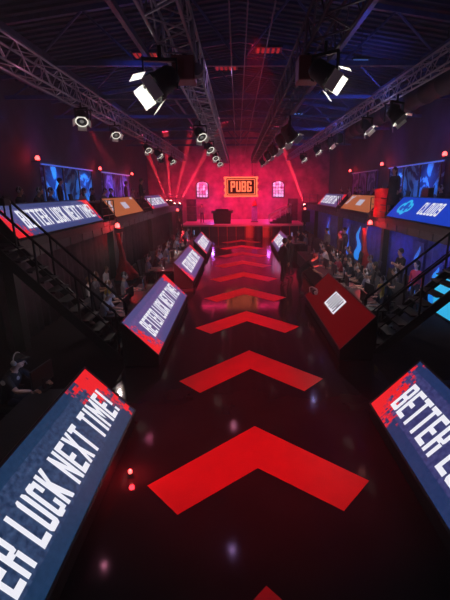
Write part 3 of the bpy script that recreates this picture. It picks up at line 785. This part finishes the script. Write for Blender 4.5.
def hand(b, w, d, up, side, mi):
    """palm + five bent fingers; w wrist, d pointing direction, up the back of the hand"""
    w = Vector(w); d = Vector(d).normalized(); up = Vector(up); up = (up-d*up.dot(d)).normalized(); s = d.cross(up).normalized()*side
    b.obox(w+d*.045,d*.10,s*.082,up*.032,mi)
    for k,(o_,l) in enumerate(((.031,.068),(.011,.078),(-.010,.072),(-.030,.056))):
        p = w+d*.092+s*o_; p1 = p+d*l*.5-up*.006; p2 = p1+(d*.7-up*.6).normalized()*l*.5
        b.tube(p-d*.02,p1,.0105,.0095,6,mi).tube(p1,p2,.0095,.0075,6,mi)
    p = w+d*.02+s*.036; p1 = p+(d*.7+s*.75).normalized()*.042; p2 = p1+(d+s*.15-up*.2).normalized()*.032
    b.tube(p,p1,.0135,.011,6,mi).tube(p1,p2,.011,.008,6,mi)

def person_proto(pose, long_sleeve=False, hair='short', headset=False, cap=False, coat=False):
    """facing +x (local). returns thing with body, hair, ..."""
    sh = .19; hp = .095
    if pose in ('sit','sit_lean','sit_reach'):
        P_ = Vector((0,0,.55)); lean = {'sit':.04,'sit_lean':.16,'sit_reach':.20}[pose]
        hipz = .55; ch = Vector((lean,0,1.0)); ne = Vector((lean*1.25,0,1.11)); hd = Vector((lean*1.5+.03,0,1.24))
    else:
        lean = {'stand':0.0,'crossed':-.01,'lean':.42,'hips':0}.get(pose,0)
        P_ = Vector((-.12 if pose == 'lean' else 0,0,.95)); ch = P_+Vector((lean,0,.42-(.12 if pose == 'lean' else 0)))
        ne = ch+Vector((.03+lean*.25,0,.11)); hd = ne+Vector((.03+lean*.12,0,.125))
    N = {'pelvis':(P_,(.15,.115)),'waist':(P_.lerp(ch,.4),(.135,.10)),'chest':(P_.lerp(ch,.82),(.165,.115)),'neckb':(ch+Vector((0,0,.06)),(.075,.07)),'neck':(ne,(.055,.055)),'skull':(hd-Vector((0,0,.03)),(.06,.06))}
    Ed = [('pelvis','waist'),('waist','chest'),('chest','neckb'),('neckb','neck'),('neck','skull')]
    H = {}
    for s, t in ((1,'l'),(-1,'r')):
        S0 = ch+Vector((0,s*sh,.01)); hip = P_+Vector((0,s*hp,-.04))
        if pose == 'sit': el = S0+Vector((.10,s*.05,-.27)); wr = Vector((.44,s*.14,.79)); hdn = (1,-.1*s,-.05); upv = (0,0,1)
        elif pose == 'sit_lean': el = S0+Vector((.14,s*.06,-.24)); wr = Vector((.50,s*.13,.79)); hdn = (1,-.15*s,0); upv = (0,0,1)
        elif pose == 'sit_reach':
            el = S0+Vector((.20,s*.05,-.20)); wr = Vector((.62,s*.17,.80)); hdn = (1,-.1*s,0); upv = (0,0,1)
        elif pose == 'lean':
            if s > 0: el = S0+Vector((.16,.04,-.22)); wr = S0+Vector((.42,0,-.16)); hdn = (1,0,.05)
            else: el = S0+Vector((.12,-.05,-.24)); wr = S0+Vector((.33,.02,-.36)); hdn = (1,0,-.3)
            upv = (0,0,1)
        elif pose == 'crossed':
            el = S0+Vector((.06,s*.05,-.28)); wr = P_+Vector((.20+(.03*s),-s*.08,.24+.03*s)); hdn = (.1,-s,.15); upv = (1,0,.2)
        else: el = S0+Vector((-.01,s*.05,-.29)); wr = el+Vector((.07,s*.0,-.25)); hdn = (.15,0,-1); upv = (.3,s,0)
        N['sh'+t] = (S0,.062); N['el'+t] = (el,.045); N['fa'+t] = (el.lerp(wr,.4),.043); N['wr'+t] = (wr,.027)
        Ed += [('neckb' if False else 'chest','sh'+t),('sh'+t,'el'+t),('el'+t,'fa'+t),('fa'+t,'wr'+t)]
        if pose.startswith('sit'):
            kn = Vector((.44,s*.13,.52)); an = Vector((.42,s*.13,.09)); toe = Vector((.58,s*.15,.045))
        else:
            kn = Vector((P_.x*.5+.03,s*.105,.50)); an = Vector((-.02+(0 if s > 0 else -.08),s*.115,.09)); toe = an+Vector((.17,s*.03,-.05))
        N['hip'+t] = (hip,.09); N['kn'+t] = (kn,.062); N['ca'+t] = (kn.lerp(an,.35)-Vector((.015,0,0)),.058); N['an'+t] = (an,.04); N['to'+t] = (toe,.035)
        Ed += [('pelvis','hip'+t),('hip'+t,'kn'+t),('kn'+t,'ca'+t),('ca'+t,'an'+t),('an'+t,'to'+t)]
        H[t] = (wr,hdn,upv,s)
    V, F_ = skin_mesh(N, Ed)
    b = MB(); b.v = list(V)
    seg = [(Vector(N[a][0]),Vector(N[c][0]),a,c) for a, c in Ed]
    for f in F_:
        c = Vector((0,0,0))
        for i in f: c += Vector(V[i])
        c /= len(f); best = None
        for a_, c_, na, nc in seg:
            ab = c_-a_; t = max(0,min(1,(c-a_).dot(ab)/ab.length_squared)); dd = (c-(a_+ab*t)).length
            if best is None or dd < best[0]: best = (dd,na,nc,t)
        _, na, nc, t = best
        if nc in ('neck','skull'): mi = 0 if not (nc == 'neck' and t < .45) else 1
        elif nc[:2] in ('wr','fa'): mi = (1 if long_sleeve else 0)
        elif nc[:2] == 'el': mi = 1 if (long_sleeve or t < .75) else 0
        elif nc[:2] in ('kn','ca','hi'): mi = 2
        elif nc[:2] == 'an': mi = 2
        elif nc[:2] == 'to': mi = 3
        else: mi = 1
        b.f.append(list(f)); b.mi.append(mi)
    # head
    b.ball(hd+Vector((0,0,.025)),.1,0,14,10,(.98,.78,1.18))
    b.ball(hd+Vector((.03,0,-.05)),.06,0,10,7,(.9,.85,.8))
    b.add([hd+Vector(p) for p in ((.09,0,.04),(.092,-.016,-.012),(.092,.016,-.012),(.125,0,-.008))],[(0,1,3),(0,3,2),(1,2,3)],0)
    for s in (-1,1):
        b.ball(hd+Vector((0,s*.083,.01)),.026,0,8,6,(.6,.4,1.1))
        b.ball(hd+Vector((.086,s*.032,.032)),.012,4,8,6)
        b.obox(hd+Vector((.092,s*.032,.054)),(.008,0,0),(0,.034,0),(0,0,.007),4)
    b.obox(hd+Vector((.082,0,-.045)),(.012,0,0),(0,.042,0),(0,0,.008),5)
    for t, (w,d,u,s) in H.items(): hand(b, w, d, u, -s, 0)
    root = thing('person','p','person')
    b.build('body', [M['skin'],M['top_black'],M['trousers'],M['shoe'],M['hair_dark'],mat('lip',(.35,.1,.09),.5)], root, smooth=True)
    h = MB()
    if cap:
        h.ball(hd+Vector((-.005,0,.06)),.112,0,14,8,(1.0,.88,.85)); h.obox(hd+Vector((.13,0,.075)),(.10,0,-.02),(0,.15,0),(0,0,.012))
        h.build('cap', M['top_black'], root, smooth=True)
    else:
        h.ball(hd+Vector((-.022,0,.055)),.112,0,14,9,(.98,.86,1.02))
        if hair == 'long':
            h.ball(hd+Vector((-.06,0,-.06)),.1,0,12,9,(.7,.95,1.7)); h.ball(hd+Vector((-.075,0,-.2)),.085,0,12,9,(.6,1.05,1.4))
        h.build('hair', M['hair_dark'], root, smooth=True)
    if headset:
        g = MB(); pts = [hd+Vector((-.01,.098*math.cos(a),.03+.135*math.sin(a))) for a in [PI*k/10 for k in range(11)]]
        g.path(pts,.012)
        for s in (-1,1): g.lathe([(.042,0),(.05,.015),(.042,.035)],c=hd+Vector((-.01,s*.082,.015)),axis=(0,s,0),n=14)
        g.path([hd+Vector((.01,.1,0)),hd+Vector((.08,.085,-.05)),hd+Vector((.11,.05,-.06))],.006)
        g.build('headset', M['rim_grey'], root, smooth=True)
    if coat:
        MB().lathe([(.27,.28),(.25,.6),(.20,.98),(.17,1.2)],n=16).build('coat', M['top_black'], root, smooth=True)
    return root
M['rim_grey'] = mat('headset_grey',(.35,.35,.38),.4)
PR = {'sit':person_proto('sit',headset=True),'sit_lean':person_proto('sit_lean',headset=True),'sit_reach':person_proto('sit_reach',headset=True,cap=True),
      'sit_long':person_proto('sit_lean',hair='long'),'stand':person_proto('stand',long_sleeve=True),'crossed':person_proto('crossed'),
      'lean':person_proto('lean'),'coat':person_proto('stand',long_sleeve=True,coat=True,hair='long'),'stand_long':person_proto('stand',long_sleeve=True,hair='long')}
def put(kind, x, y, z, rz, label, top='top_black', hair=None, skin=None, group=None, scale=1):
    o = dup(PR[kind],(x,y,z),rz,label,group,scale)
    for ch in o.children:
        n = ch.name.split('.')[0]
        if n == 'body':
            ch.material_slots[1].link = 'OBJECT'; ch.material_slots[1].material = M[top]
            if skin: ch.material_slots[0].link = 'OBJECT'; ch.material_slots[0].material = M[skin]
        if n == 'hair' and hair: ch.material_slots[0].link = 'OBJECT'; ch.material_slots[0].material = M[hair]
    return o
def emblem(o, cs):
    for c, r, m in cs:
        MB().lathe([(r,0),(r,.004)],c=c[0],axis=c[1],n=14).build('shirt_badge', m, o)

# chair
def chair_proto():
    r = thing('gaming_chair','c','chair')
    MB().box(-.26,.26,-.26,.26,.40,.48).build('seat', M['black'], r, bevel=.03)
    MB().prism([(-.24,.48),(-.31,.50),(-.40,1.12),(-.34,1.14)],-.24,.24).build('backrest', M['black'], r, bevel=.02)
    MB().tube((0,0,.1),(0,0,.40),.03).build('column', M['black_metal'], r)
    b = MB()
    for k in range(5):
        a = 2*PI*k/5; b.tube((0,0,.1),(.3*math.cos(a),.3*math.sin(a),.07),.022); b.ball((.3*math.cos(a),.3*math.sin(a),.03),.03)
    b.build('base', M['black_metal'], r)
    for s in (-1,1): MB().box(-.15,.12,s*.29-.03,s*.29+.03,.62,.65).box(-.03,.0,s*.29-.015,s*.29+.015,.46,.62).build('armrest', M['black_metal'], r)
    return r
CH = chair_proto()
def mon_proto():
    r = thing('monitor','m','monitor')      # screen faces -x (towards a player sitting at -x)
    MB().box(-.015,.02,-.28,.28,.10,.43).build('casing', M['monitor'], r, bevel=.006)
    MB().box(-.018,-.0155,-.265,.265,.115,.415).build('display', M['screen_blue'], r)
    MB().box(.0,.03,-.03,.03,.0,.2).box(-.1,.1,-.12,.12,0,.012).build('stand', M['black_metal'], r)
    return r
MO = mon_proto()
def desk_set(x, y, z, rz, label_tail, deskz=.76, mon=.62):
    """chair under a player and the monitor in front of him"""
    dup(CH,(x,y,z),rz,'black gaming chair under the %s' % label_tail,'gaming chairs at the desks')
    d = Vector((math.cos(rz),math.sin(rz)))
    dup(MO,(x+d.x*mon,y+d.y*mon,z+deskz),rz,'black backed monitor in front of the %s' % label_tail,'monitors on the desks')

# --- left lower players (facing the aisle, +x)
def seated(kind, x, y, z, rz, label, top, hair=None, skin=None, scale=1, group='seated players', mon=True):
    o = put(kind,x,y,z,rz,label,top,hair,skin,group,scale)
    core = 'player seated: '+label
    dup(CH,(x,y,z),rz,'black chair of the '+label,'gaming chairs at the desks')
    if mon:
        d = Vector((math.cos(rz),math.sin(rz)))
        mx = x+d.x*.72; my = y+d.y*.72
        dup(MO,(mx,my,z+.76),rz,'monitor facing the '+label,'monitors on the desks')
    return o
DX = -3.92
o = seated('sit_reach',-4.05,6.35,0,-.15,'player in a black cap and headset at the left edge','top_black')
emblem(o,[((( .20,-.262,.97),(0,-1,0)),.045,M['top_white']),(((.34,-.08,.98),(1,0,.1)),.035,M['top_grey'])])
for i,(x,y,t,h,kd) in enumerate(((-4.02,11.9,'top_white','hair_brown','sit'),(-3.86,10.8,'top_white','hair_blond','sit_lean'),(-3.9,13.2,'top_grey','hair_dark','sit'))):
    seated(kd,x,y,0,.1*(i-1),('middle player of three behind the second left console, white top','nearest player of three behind the second left console, fair hair','farthest player of three behind the second left console, grey top')[i],t,h)
for i,(x,y,t) in enumerate(((-4.75,12.4,'top_white'),(-4.9,13.3,'top_grey'),(-4.8,14.3,'top_white'))):
    put('stand' if i != 1 else 'sit',x,y,0,.3-.2*i,('spectator in a white top behind the left players under the balcony','seated spectator in grey behind the left players','spectator in a white top nearest the red draped bundle on the left')[i],t,'hair_brown','skin2','spectators',.8 if i != 1 else 1)
dup(CH,(-4.9,13.3,0),.1,'black chair under the seated spectator in grey behind the left players','gaming chairs at the desks')
ys = [17.0,18.3,19.6,20.9,22.2,24.4,25.7,27.0,28.3,29.6]
tt = ['top_grey','top_black','top_white','top_grey','top_black','top_white','top_grey','top_black','top_grey','top_white']
for i, y in enumerate(ys):
    kd = ('sit','sit_lean')[i % 2]
    seated(kd,-3.92,y,0,.15*math.sin(i*2.3),'%s player from near in the far left row, %s top' % (ORD[i],tt[i][4:]),tt[i],('hair_dark','hair_brown')[i % 2],('skin','skin2')[(i//2) % 2])
# --- right lower players (facing the aisle, -x)
RP = [(4.3,11.0,'sit_long','top_black','hair_blond','player with yellow hair and black top, nearest on the right'),(4.75,12.1,'sit_lean','top_black','hair_dark','player in black with headset, second from the camera on the right'),
      (4.4,13.2,'sit','top_grey','hair_dark','player in grey with headset, third from the camera on the right'),(4.6,14.3,'sit_lean','top_black','hair_brown','player in black, fourth from the camera on the right'),
      (4.45,15.4,'sit','top_black','hair_brown','player in black, fifth from the camera on the right'),(4.4,16.7,'sit_lean','top_red','hair_dark','player in a red top, sixth from the camera on the right'),
      (4.4,18.0,'sit','top_black','hair_dark','player in black, seventh from the camera on the right'),(4.4,19.3,'sit_lean','top_white','hair_dark','player in a white top on the right behind the standing pair'),
      (4.4,20.7,'sit','top_black','hair_dark','player in black farthest but two on the right'),(4.35,25.4,'sit','top_grey','hair_dark','player in grey behind the far right console'),(4.35,27.2,'sit_lean','top_black','hair_dark','farthest player on the right behind the far right console')]
for i,(x,y,k,t,h,l) in enumerate(RP):
    seated(k,x,y,0,PI+.2*math.sin(i*1.7),l,t,h,('skin','skin2')[i % 2])
# a desk without an LED front between the right consoles
def plain_desk(x0,x1,y0,y1,label,z=0):
    root = thing('gaming_desk', label, 'desk', ((x0+x1)/2,(y0+y1)/2,z)); w = (x1-x0)/2; h = (y1-y0)/2
    MB().box(-w,w,-h,h,.72,.76).build('desktop', M['desk'], root)
    MB().box(-w,-w+.03,-h,h,.1,.72).build('modesty_panel', M['black'], root)
    for sx in (-1,1):
        for sy in (-1,1): MB().box(sx*(w-.08)-.03,sx*(w-.08)+.03,sy*(h-.08)-.03,sy*(h-.08)+.03,0,.72).build('leg', M['black_metal'], root)
plain_desk(3.2,4.1,14.7,21.6,'long black desk without a screen front beyond the dark red console')
seats2 = [(5.45,13.4,'sit','top_black','hair_dark','seated spectator in black near the man with crossed arms'),(5.35,14.6,'sit_long','top_black','hair_dark','long haired spectator in black seated behind the right players'),
          (5.5,16.2,'sit','top_grey','hair_brown','spectator in grey seated behind the right players'),(5.5,18.8,'sit_lean','top_navy','hair_dark','spectator in navy seated near the right post beacon')]
for x,y,k,t,h,l in seats2:
    put(k,x,y,0,PI,l,t,h,'skin2','spectators'); dup(CH,(x,y,0),PI,'black chair of the '+l,'gaming chairs at the desks')
put('crossed',6.1,14.75,0,PI+.25,'man in a black T-shirt with crossed arms before the blue banner','top_black','hair_dark',scale=1.06)
put('stand_long',5.85,12.75,0,PI+.5,'long haired woman in a dark red jacket left of the right staircase','top_red','hair_dark')
put('stand',6.05,22.6,0,PI+.2,'tall dark figure standing before the bright cyan blue banner','top_black','hair_dark',scale=1.1)
put('stand',1.98,17.3,0,.5,'man in black standing on the aisle beside the far right console','top_black','hair_dark','skin2',scale=1.13)
put('stand',2.45,18.7,0,2.6,'second person in black, close behind the man standing by the aisle','top_black','hair_dark','skin2',scale=1.1)
put('lean',2.45,15.2,0,.1,'man in black leaning over the dark red console with his arm out','top_black','hair_dark')
put('stand',5.3,20.6,0,PI,'dark standing person among the right players, left of the post beacon','top_black','hair_dark','skin2',scale=1.1)
put('stand',5.2,23.4,0,PI+.4,'standing person in grey far back among the right players','top_grey','hair_dark','skin',scale=1.05)
put('stand_long',5.0,30.5,0,PI,'standing person in navy far back at the right near the stage','top_navy')
# white gloves / camera rig on the far corner of the red console
root = thing('handheld_camera','small white and black camera rig on the far end of the dark red console','camera',(2.62,13.35,.52))
MB().box(-.1,.1,-.14,.14,.0,.16).build('body', M['black_metal'], root, bevel=.02)
MB().tube((0,-.14,.08),(0,-.26,.08),.06,n=14).build('lens_barrel', M['top_white'], root)
b = MB(); b.path([(-.14,.15,.02),(-.16,.12,.2),(-.1,-.05,.26),(.02,-.2,.22),(.05,-.24,.1)],.022); b.build('handle', M['top_white'], root)

# --- balcony people, floor z=2.75
UL = [('sit',-7.3,13.9,'top_black','seated at the left edge on the left balcony'),('sit_lean',-7.3,14.9,'top_black','second seated from the left edge on the left balcony'),('sit',-7.3,16.2,'top_navy','third seated from the left edge on the left balcony'),
      ('sit_long',-7.2,18.9,'top_white','in white seated right of the dark silhouette, left balcony'),('sit',-7.1,20.2,'top_black','seated two places right of the dark silhouette on the left balcony'),
      ('sit_lean',-7.1,21.6,'top_grey','in grey seated just before the left orange screen'),('sit',-7.1,23.2,'top_black','in black seated behind the left orange screen'),
      ('sit',-6.9,27.2,'top_white','in white seated in the gap after the left orange screen'),('sit_lean',-6.9,28.6,'top_grey','in grey seated behind the far left balcony screen'),('sit',-6.9,30.4,'top_black','in black seated farthest on the left balcony')]
for k,x,y,t,l in UL:
    put(k,x,y,2.75,.1,'person '+l,t,'hair_dark',None,'people on the left balcony'); dup(CH,(x,y,2.75),.1,'chair under the person '+l,'chairs on the balconies')
plain_up = []
def up_desk(x0,x1,y0,y1,label): plain_desk(x0,x1,y0,y1,label,2.75)
up_desk(-6.75,-6.2,13.2,17,'narrow desk behind the near left balcony screen'); up_desk(-6.7,-6.2,18.2,24,'narrow desk behind the left orange screen'); up_desk(-6.5,-6.2,26.6,31,'narrow desk behind the far left balcony screen')
up_desk(7.3,7.85,13.2,17.4,'narrow desk behind the bright blue screen'); up_desk(7.3,7.85,20.3,33,'narrow desk behind the orange and far right balcony screens')
put('stand',-7.5,17.7,2.75,.3,'dark silhouette standing before the blue graffiti board on the left balcony','top_black','hair_dark','skin2','people on the left balcony',1.02)
put('stand',-6.85,25.6,2.75,.3,'dark person standing in the gap right of the left orange screen','top_black','hair_dark','skin2','people on the left balcony',1.03)
put('stand',-5.85,25.3,2.75,0,'tall man in black standing right of the left orange screen','top_black','hair_dark','skin2','people on the left balcony',1.12)
UR = [('sit_lean',8.25,15.0,'top_white','seated at the right edge behind the CLOUD9 screen'),('sit',8.3,16.6,'top_black','seated behind the blue screen, left of the one in white'),
      ('sit',8.3,20.8,'top_black','seated behind the right orange screen, nearest'),('sit_lean',8.3,22.0,'top_grey','seated behind the right orange screen, second'),('sit',8.3,23.4,'top_white','seated behind the right orange screen, third'),
      ('sit',8.3,24.8,'top_black','seated behind the right orange screen, fourth'),('sit_lean',8.3,27.2,'top_grey','seated behind the far right balcony screen, nearest'),('sit',8.3,28.8,'top_black','seated behind the far right balcony screen, second'),
      ('sit',8.3,30.4,'top_white','seated behind the far right balcony screen, third'),('sit_lean',8.3,32.0,'top_black','seated behind the far right balcony screen, farthest')]
for k,x,y,t,l in UR:
    put(k,x,y,2.75,PI,'person '+l,t,'hair_dark',None,'people on the right balcony'); dup(CH,(x,y,2.75),PI,'chair under the person '+l,'chairs on the balconies')
root = thing('step_box','low black box the figure in the long coat stands on','box',(7.05,18.55,2.75))
MB().box(-.3,.3,-.3,.3,0,.22).build('crate', M['black'], root, bevel=.01); MB().box(-.31,.31,-.31,.31,.22,.25).build('lid', M['dark_panel'], root)
put('coat',7.05,18.55,3.0,PI+.6,'dark figure in a long coat standing left of the bright blue screen','top_black','hair_dark','skin2','people on the right balcony',1.1)
# stage people
put('stand',4.55,36.9,1.0,-PI/2,'person in white standing on the stage by the slanting handrail','top_white','hair_dark',None,None)
put('stand',-3.4,38.8,1.0,-PI/2,'person in grey standing on the left part of the stage','top_grey','hair_dark',None,None)
put('stand',-5.05,35.3,0,-PI/2,'person in black standing on the floor at the left end of the stage','top_black','hair_dark',None,None)
for p in list(PR.values())+[CH,MO]: empty_tree_del(p)
# balcony monitor seen dark against the blue board
root = thing('monitor','dark monitor standing behind the bright blue screen, left of the person in white','monitor',(7.55,16.1,3.51))
MB().box(-.2,.02,-.30,.30,.10,.52).build('casing', M['monitor'], root, bevel=.01)
MB().box(-.04,.04,-.04,.04,0,.12).box(-.1,.1,-.12,.12,0,.012).build('stand', M['black_metal'], root)

# tripod camera at the left landing rail
root = thing('tripod_camera','small camera clamped to the top of the left stair rail','camera',(-5.2,9.25,3.62))
MB().box(-.09,.09,-.12,.12,.08,.24).build('body', M['dark_panel'], root, bevel=.01)
MB().tube((0,.12,.16),(0,.22,.16),.05,n=12).build('lens_barrel', M['top_grey'], root)
MB().tube((0,0,-.15),(0,0,.08),.02).build('bracket', M['black_metal'], root)

# ------------------------------------------------------------------ light
def area(loc, aim, power, col, sx, sy):
    l = bpy.data.lights.new('wash_light','AREA'); l.shape = 'RECTANGLE'; l.size = sx; l.size_y = sy; l.energy = power; l.color = col
    o = bpy.data.objects.new('wash_light', l); COL.objects.link(o); o.location = loc
    o.rotation_euler = (Vector(aim)-Vector(loc)).to_track_quat('-Z','Y').to_euler(); return o
# red washes from the centre trusses down on the aisle
for y, pw in ((5.2,960),(9.5,700),(13.5,700),(18,720),(23,820),(28,850)):
    spot('aisle_light',(.25,y+.4,5.9),(.25,y+.6,0),pw,(1,.012,.03),58,.9,.04)
# deep red and magenta over the stage
for x, pw in ((-4,3600),(0.3,3600),(4.5,3600)):
    spot('stage_wash',(x,37,5.0),(x,43.9,2.0),pw*.65,(1,.012,.10),100,1,.1)
area((.3,38.5,7.2),(.3,40,0),600,(1,.02,.13),8,2)
point((-2.6,41.5,2.4),90,(.5,.15,1)); point((3.2,41.5,2.4),70,(.6,.12,1))
spot('stage_front',(.3,31.5,5.6),(1.2,36,.4),2200,(1,.05,.12),70,1,.1)  # added red spot to brighten the barrels before the stage
for y in (14,19,24): spot('upper_wall',(7.6,y,6.4),(9.6,y+3,6.0),120,(.12,.10,1),130,1,.1); spot('upper_wall',(-7.4,y,6.4),(-9.4,y+3,6.0),60,(.12,.12,1),130,1,.1)  # added blue spots to tint the upper side walls
# blue on the right drape and balcony walls
for y in (12.2,16.4,20.5,25,30): spot('drape_light',(5.2,y,2.2),(7.0,y+.3,1.0),46,(.06,.14,1),130,1,.1)
for y in (21.5,25.5): spot('mural_light',(-8.0,y,5.2),(-9.3,y,3.6),260,(.05,.35,1),120,1,.1)
for y in (30.5,34.3): spot('mural_light',(-8.0,y,5.2),(-9.3,y,3.6),200,(.40,.25,1),120,1,.1)
for y in (20.8,24.6): spot('mural_light',(8.4,y,5.2),(9.6,y,3.6),200,(.05,.28,1),120,1,.1)
for x,y in ((-6.3,14.5),(-6.2,21),(7.4,15.5),(7.4,22),(7.4,29)): point((x,y,4.9),9,(.85,.75,1),.03)  # added pale points to bring up the people on the balconies
# added blue spots into the roof, added points tinting the trusses, no fixtures
for x,y,pw in ((5,16,260),(5.5,25,300),(-5.5,20,120),(-3,13,60),(6,34,160),(3,10,90)): spot('roof_fill',(x,y,6.9),(x+.4,y+3,9.6),pw,(.06,.12,1),140,1,.2)
point((-1.6,3.4,5.2),8,(.75,.5,1),.04); point((-.3,9.5,6.3),6,(.7,.4,1),.04); point((-.3,16,6.3),7,(1,.3,.5),.04)
point((-3.9,9,6.2),5,(1,.3,.5),.04); point((-3.9,15,6.2),5,(1,.2,.4),.04); point((3.7,12,6.2),7,(.45,.5,1),.04); point((3.7,18,6.2),6,(.45,.4,1),.04)
spot('barrel_fill',(4.6,16.6,4.6),(6.6,19.0,3.4),260,(1,.02,.03),26,.6,.05)  # added red spot to brighten the balcony barrel, no fixture there
# added white points to brighten the players, no lamps there
for x,y,pw in ((-3.9,11.8,26),(-3.2,5.5,10),(4.1,12.9,60),(4.1,16.9,45),(-4.0,20,26),(-4.0,27,26)): point((x,y,2.3),pw,(1,.80,.74),.03)

w = bpy.data.worlds.new('hall_air'); S.world = w; w.use_nodes = True
bg = w.node_tree.nodes['Background']; bg.inputs[0].default_value = (.001,.001,.002,1); bg.inputs[1].default_value = 1
vs = w.node_tree.nodes.new('ShaderNodeVolumeScatter'); vs.inputs['Density'].default_value = .006; vs.inputs['Anisotropy'].default_value = .2
w.node_tree.links.new(vs.outputs[0], w.node_tree.nodes['World Output'].inputs['Volume'])

# ------------------------------------------------------------------ camera
cam = bpy.data.cameras.new('camera'); co = bpy.data.objects.new('camera', cam); COL.objects.link(co); S.camera = co
cam.sensor_fit = 'VERTICAL'; cam.sensor_height = 36; cam.lens = 24; cam.shift_x = -22/600; cam.clip_end = 200; cam.clip_start = .05
p, yw, rl = math.radians(15.38), math.radians(1.2), math.radians(.4)
fwd = Vector((math.sin(yw)*math.cos(p), math.cos(yw)*math.cos(p), -math.sin(p)))
r0 = Vector((math.cos(yw),-math.sin(yw),0)); u0 = r0.cross(fwd); rr = r0*math.cos(rl)-u0*math.sin(rl); uu = rr.cross(fwd)
co.matrix_world = Matrix(((rr.x,uu.x,-fwd.x,0),(rr.y,uu.y,-fwd.y,0),(rr.z,uu.z,-fwd.z,4.0),(0,0,0,1)))
S.view_settings.view_transform = 'Standard'; S.view_settings.look = 'None'; S.view_settings.gamma = 1; S.view_settings.exposure = 0
S.view_settings.use_curve_mapping = False
c = S.cycles
c.use_denoising = True; c.max_bounces = 6; c.volume_bounces = 0; c.diffuse_bounces = 2; c.glossy_bounces = 3; c.sample_clamp_indirect = 3
c.use_light_tree = True
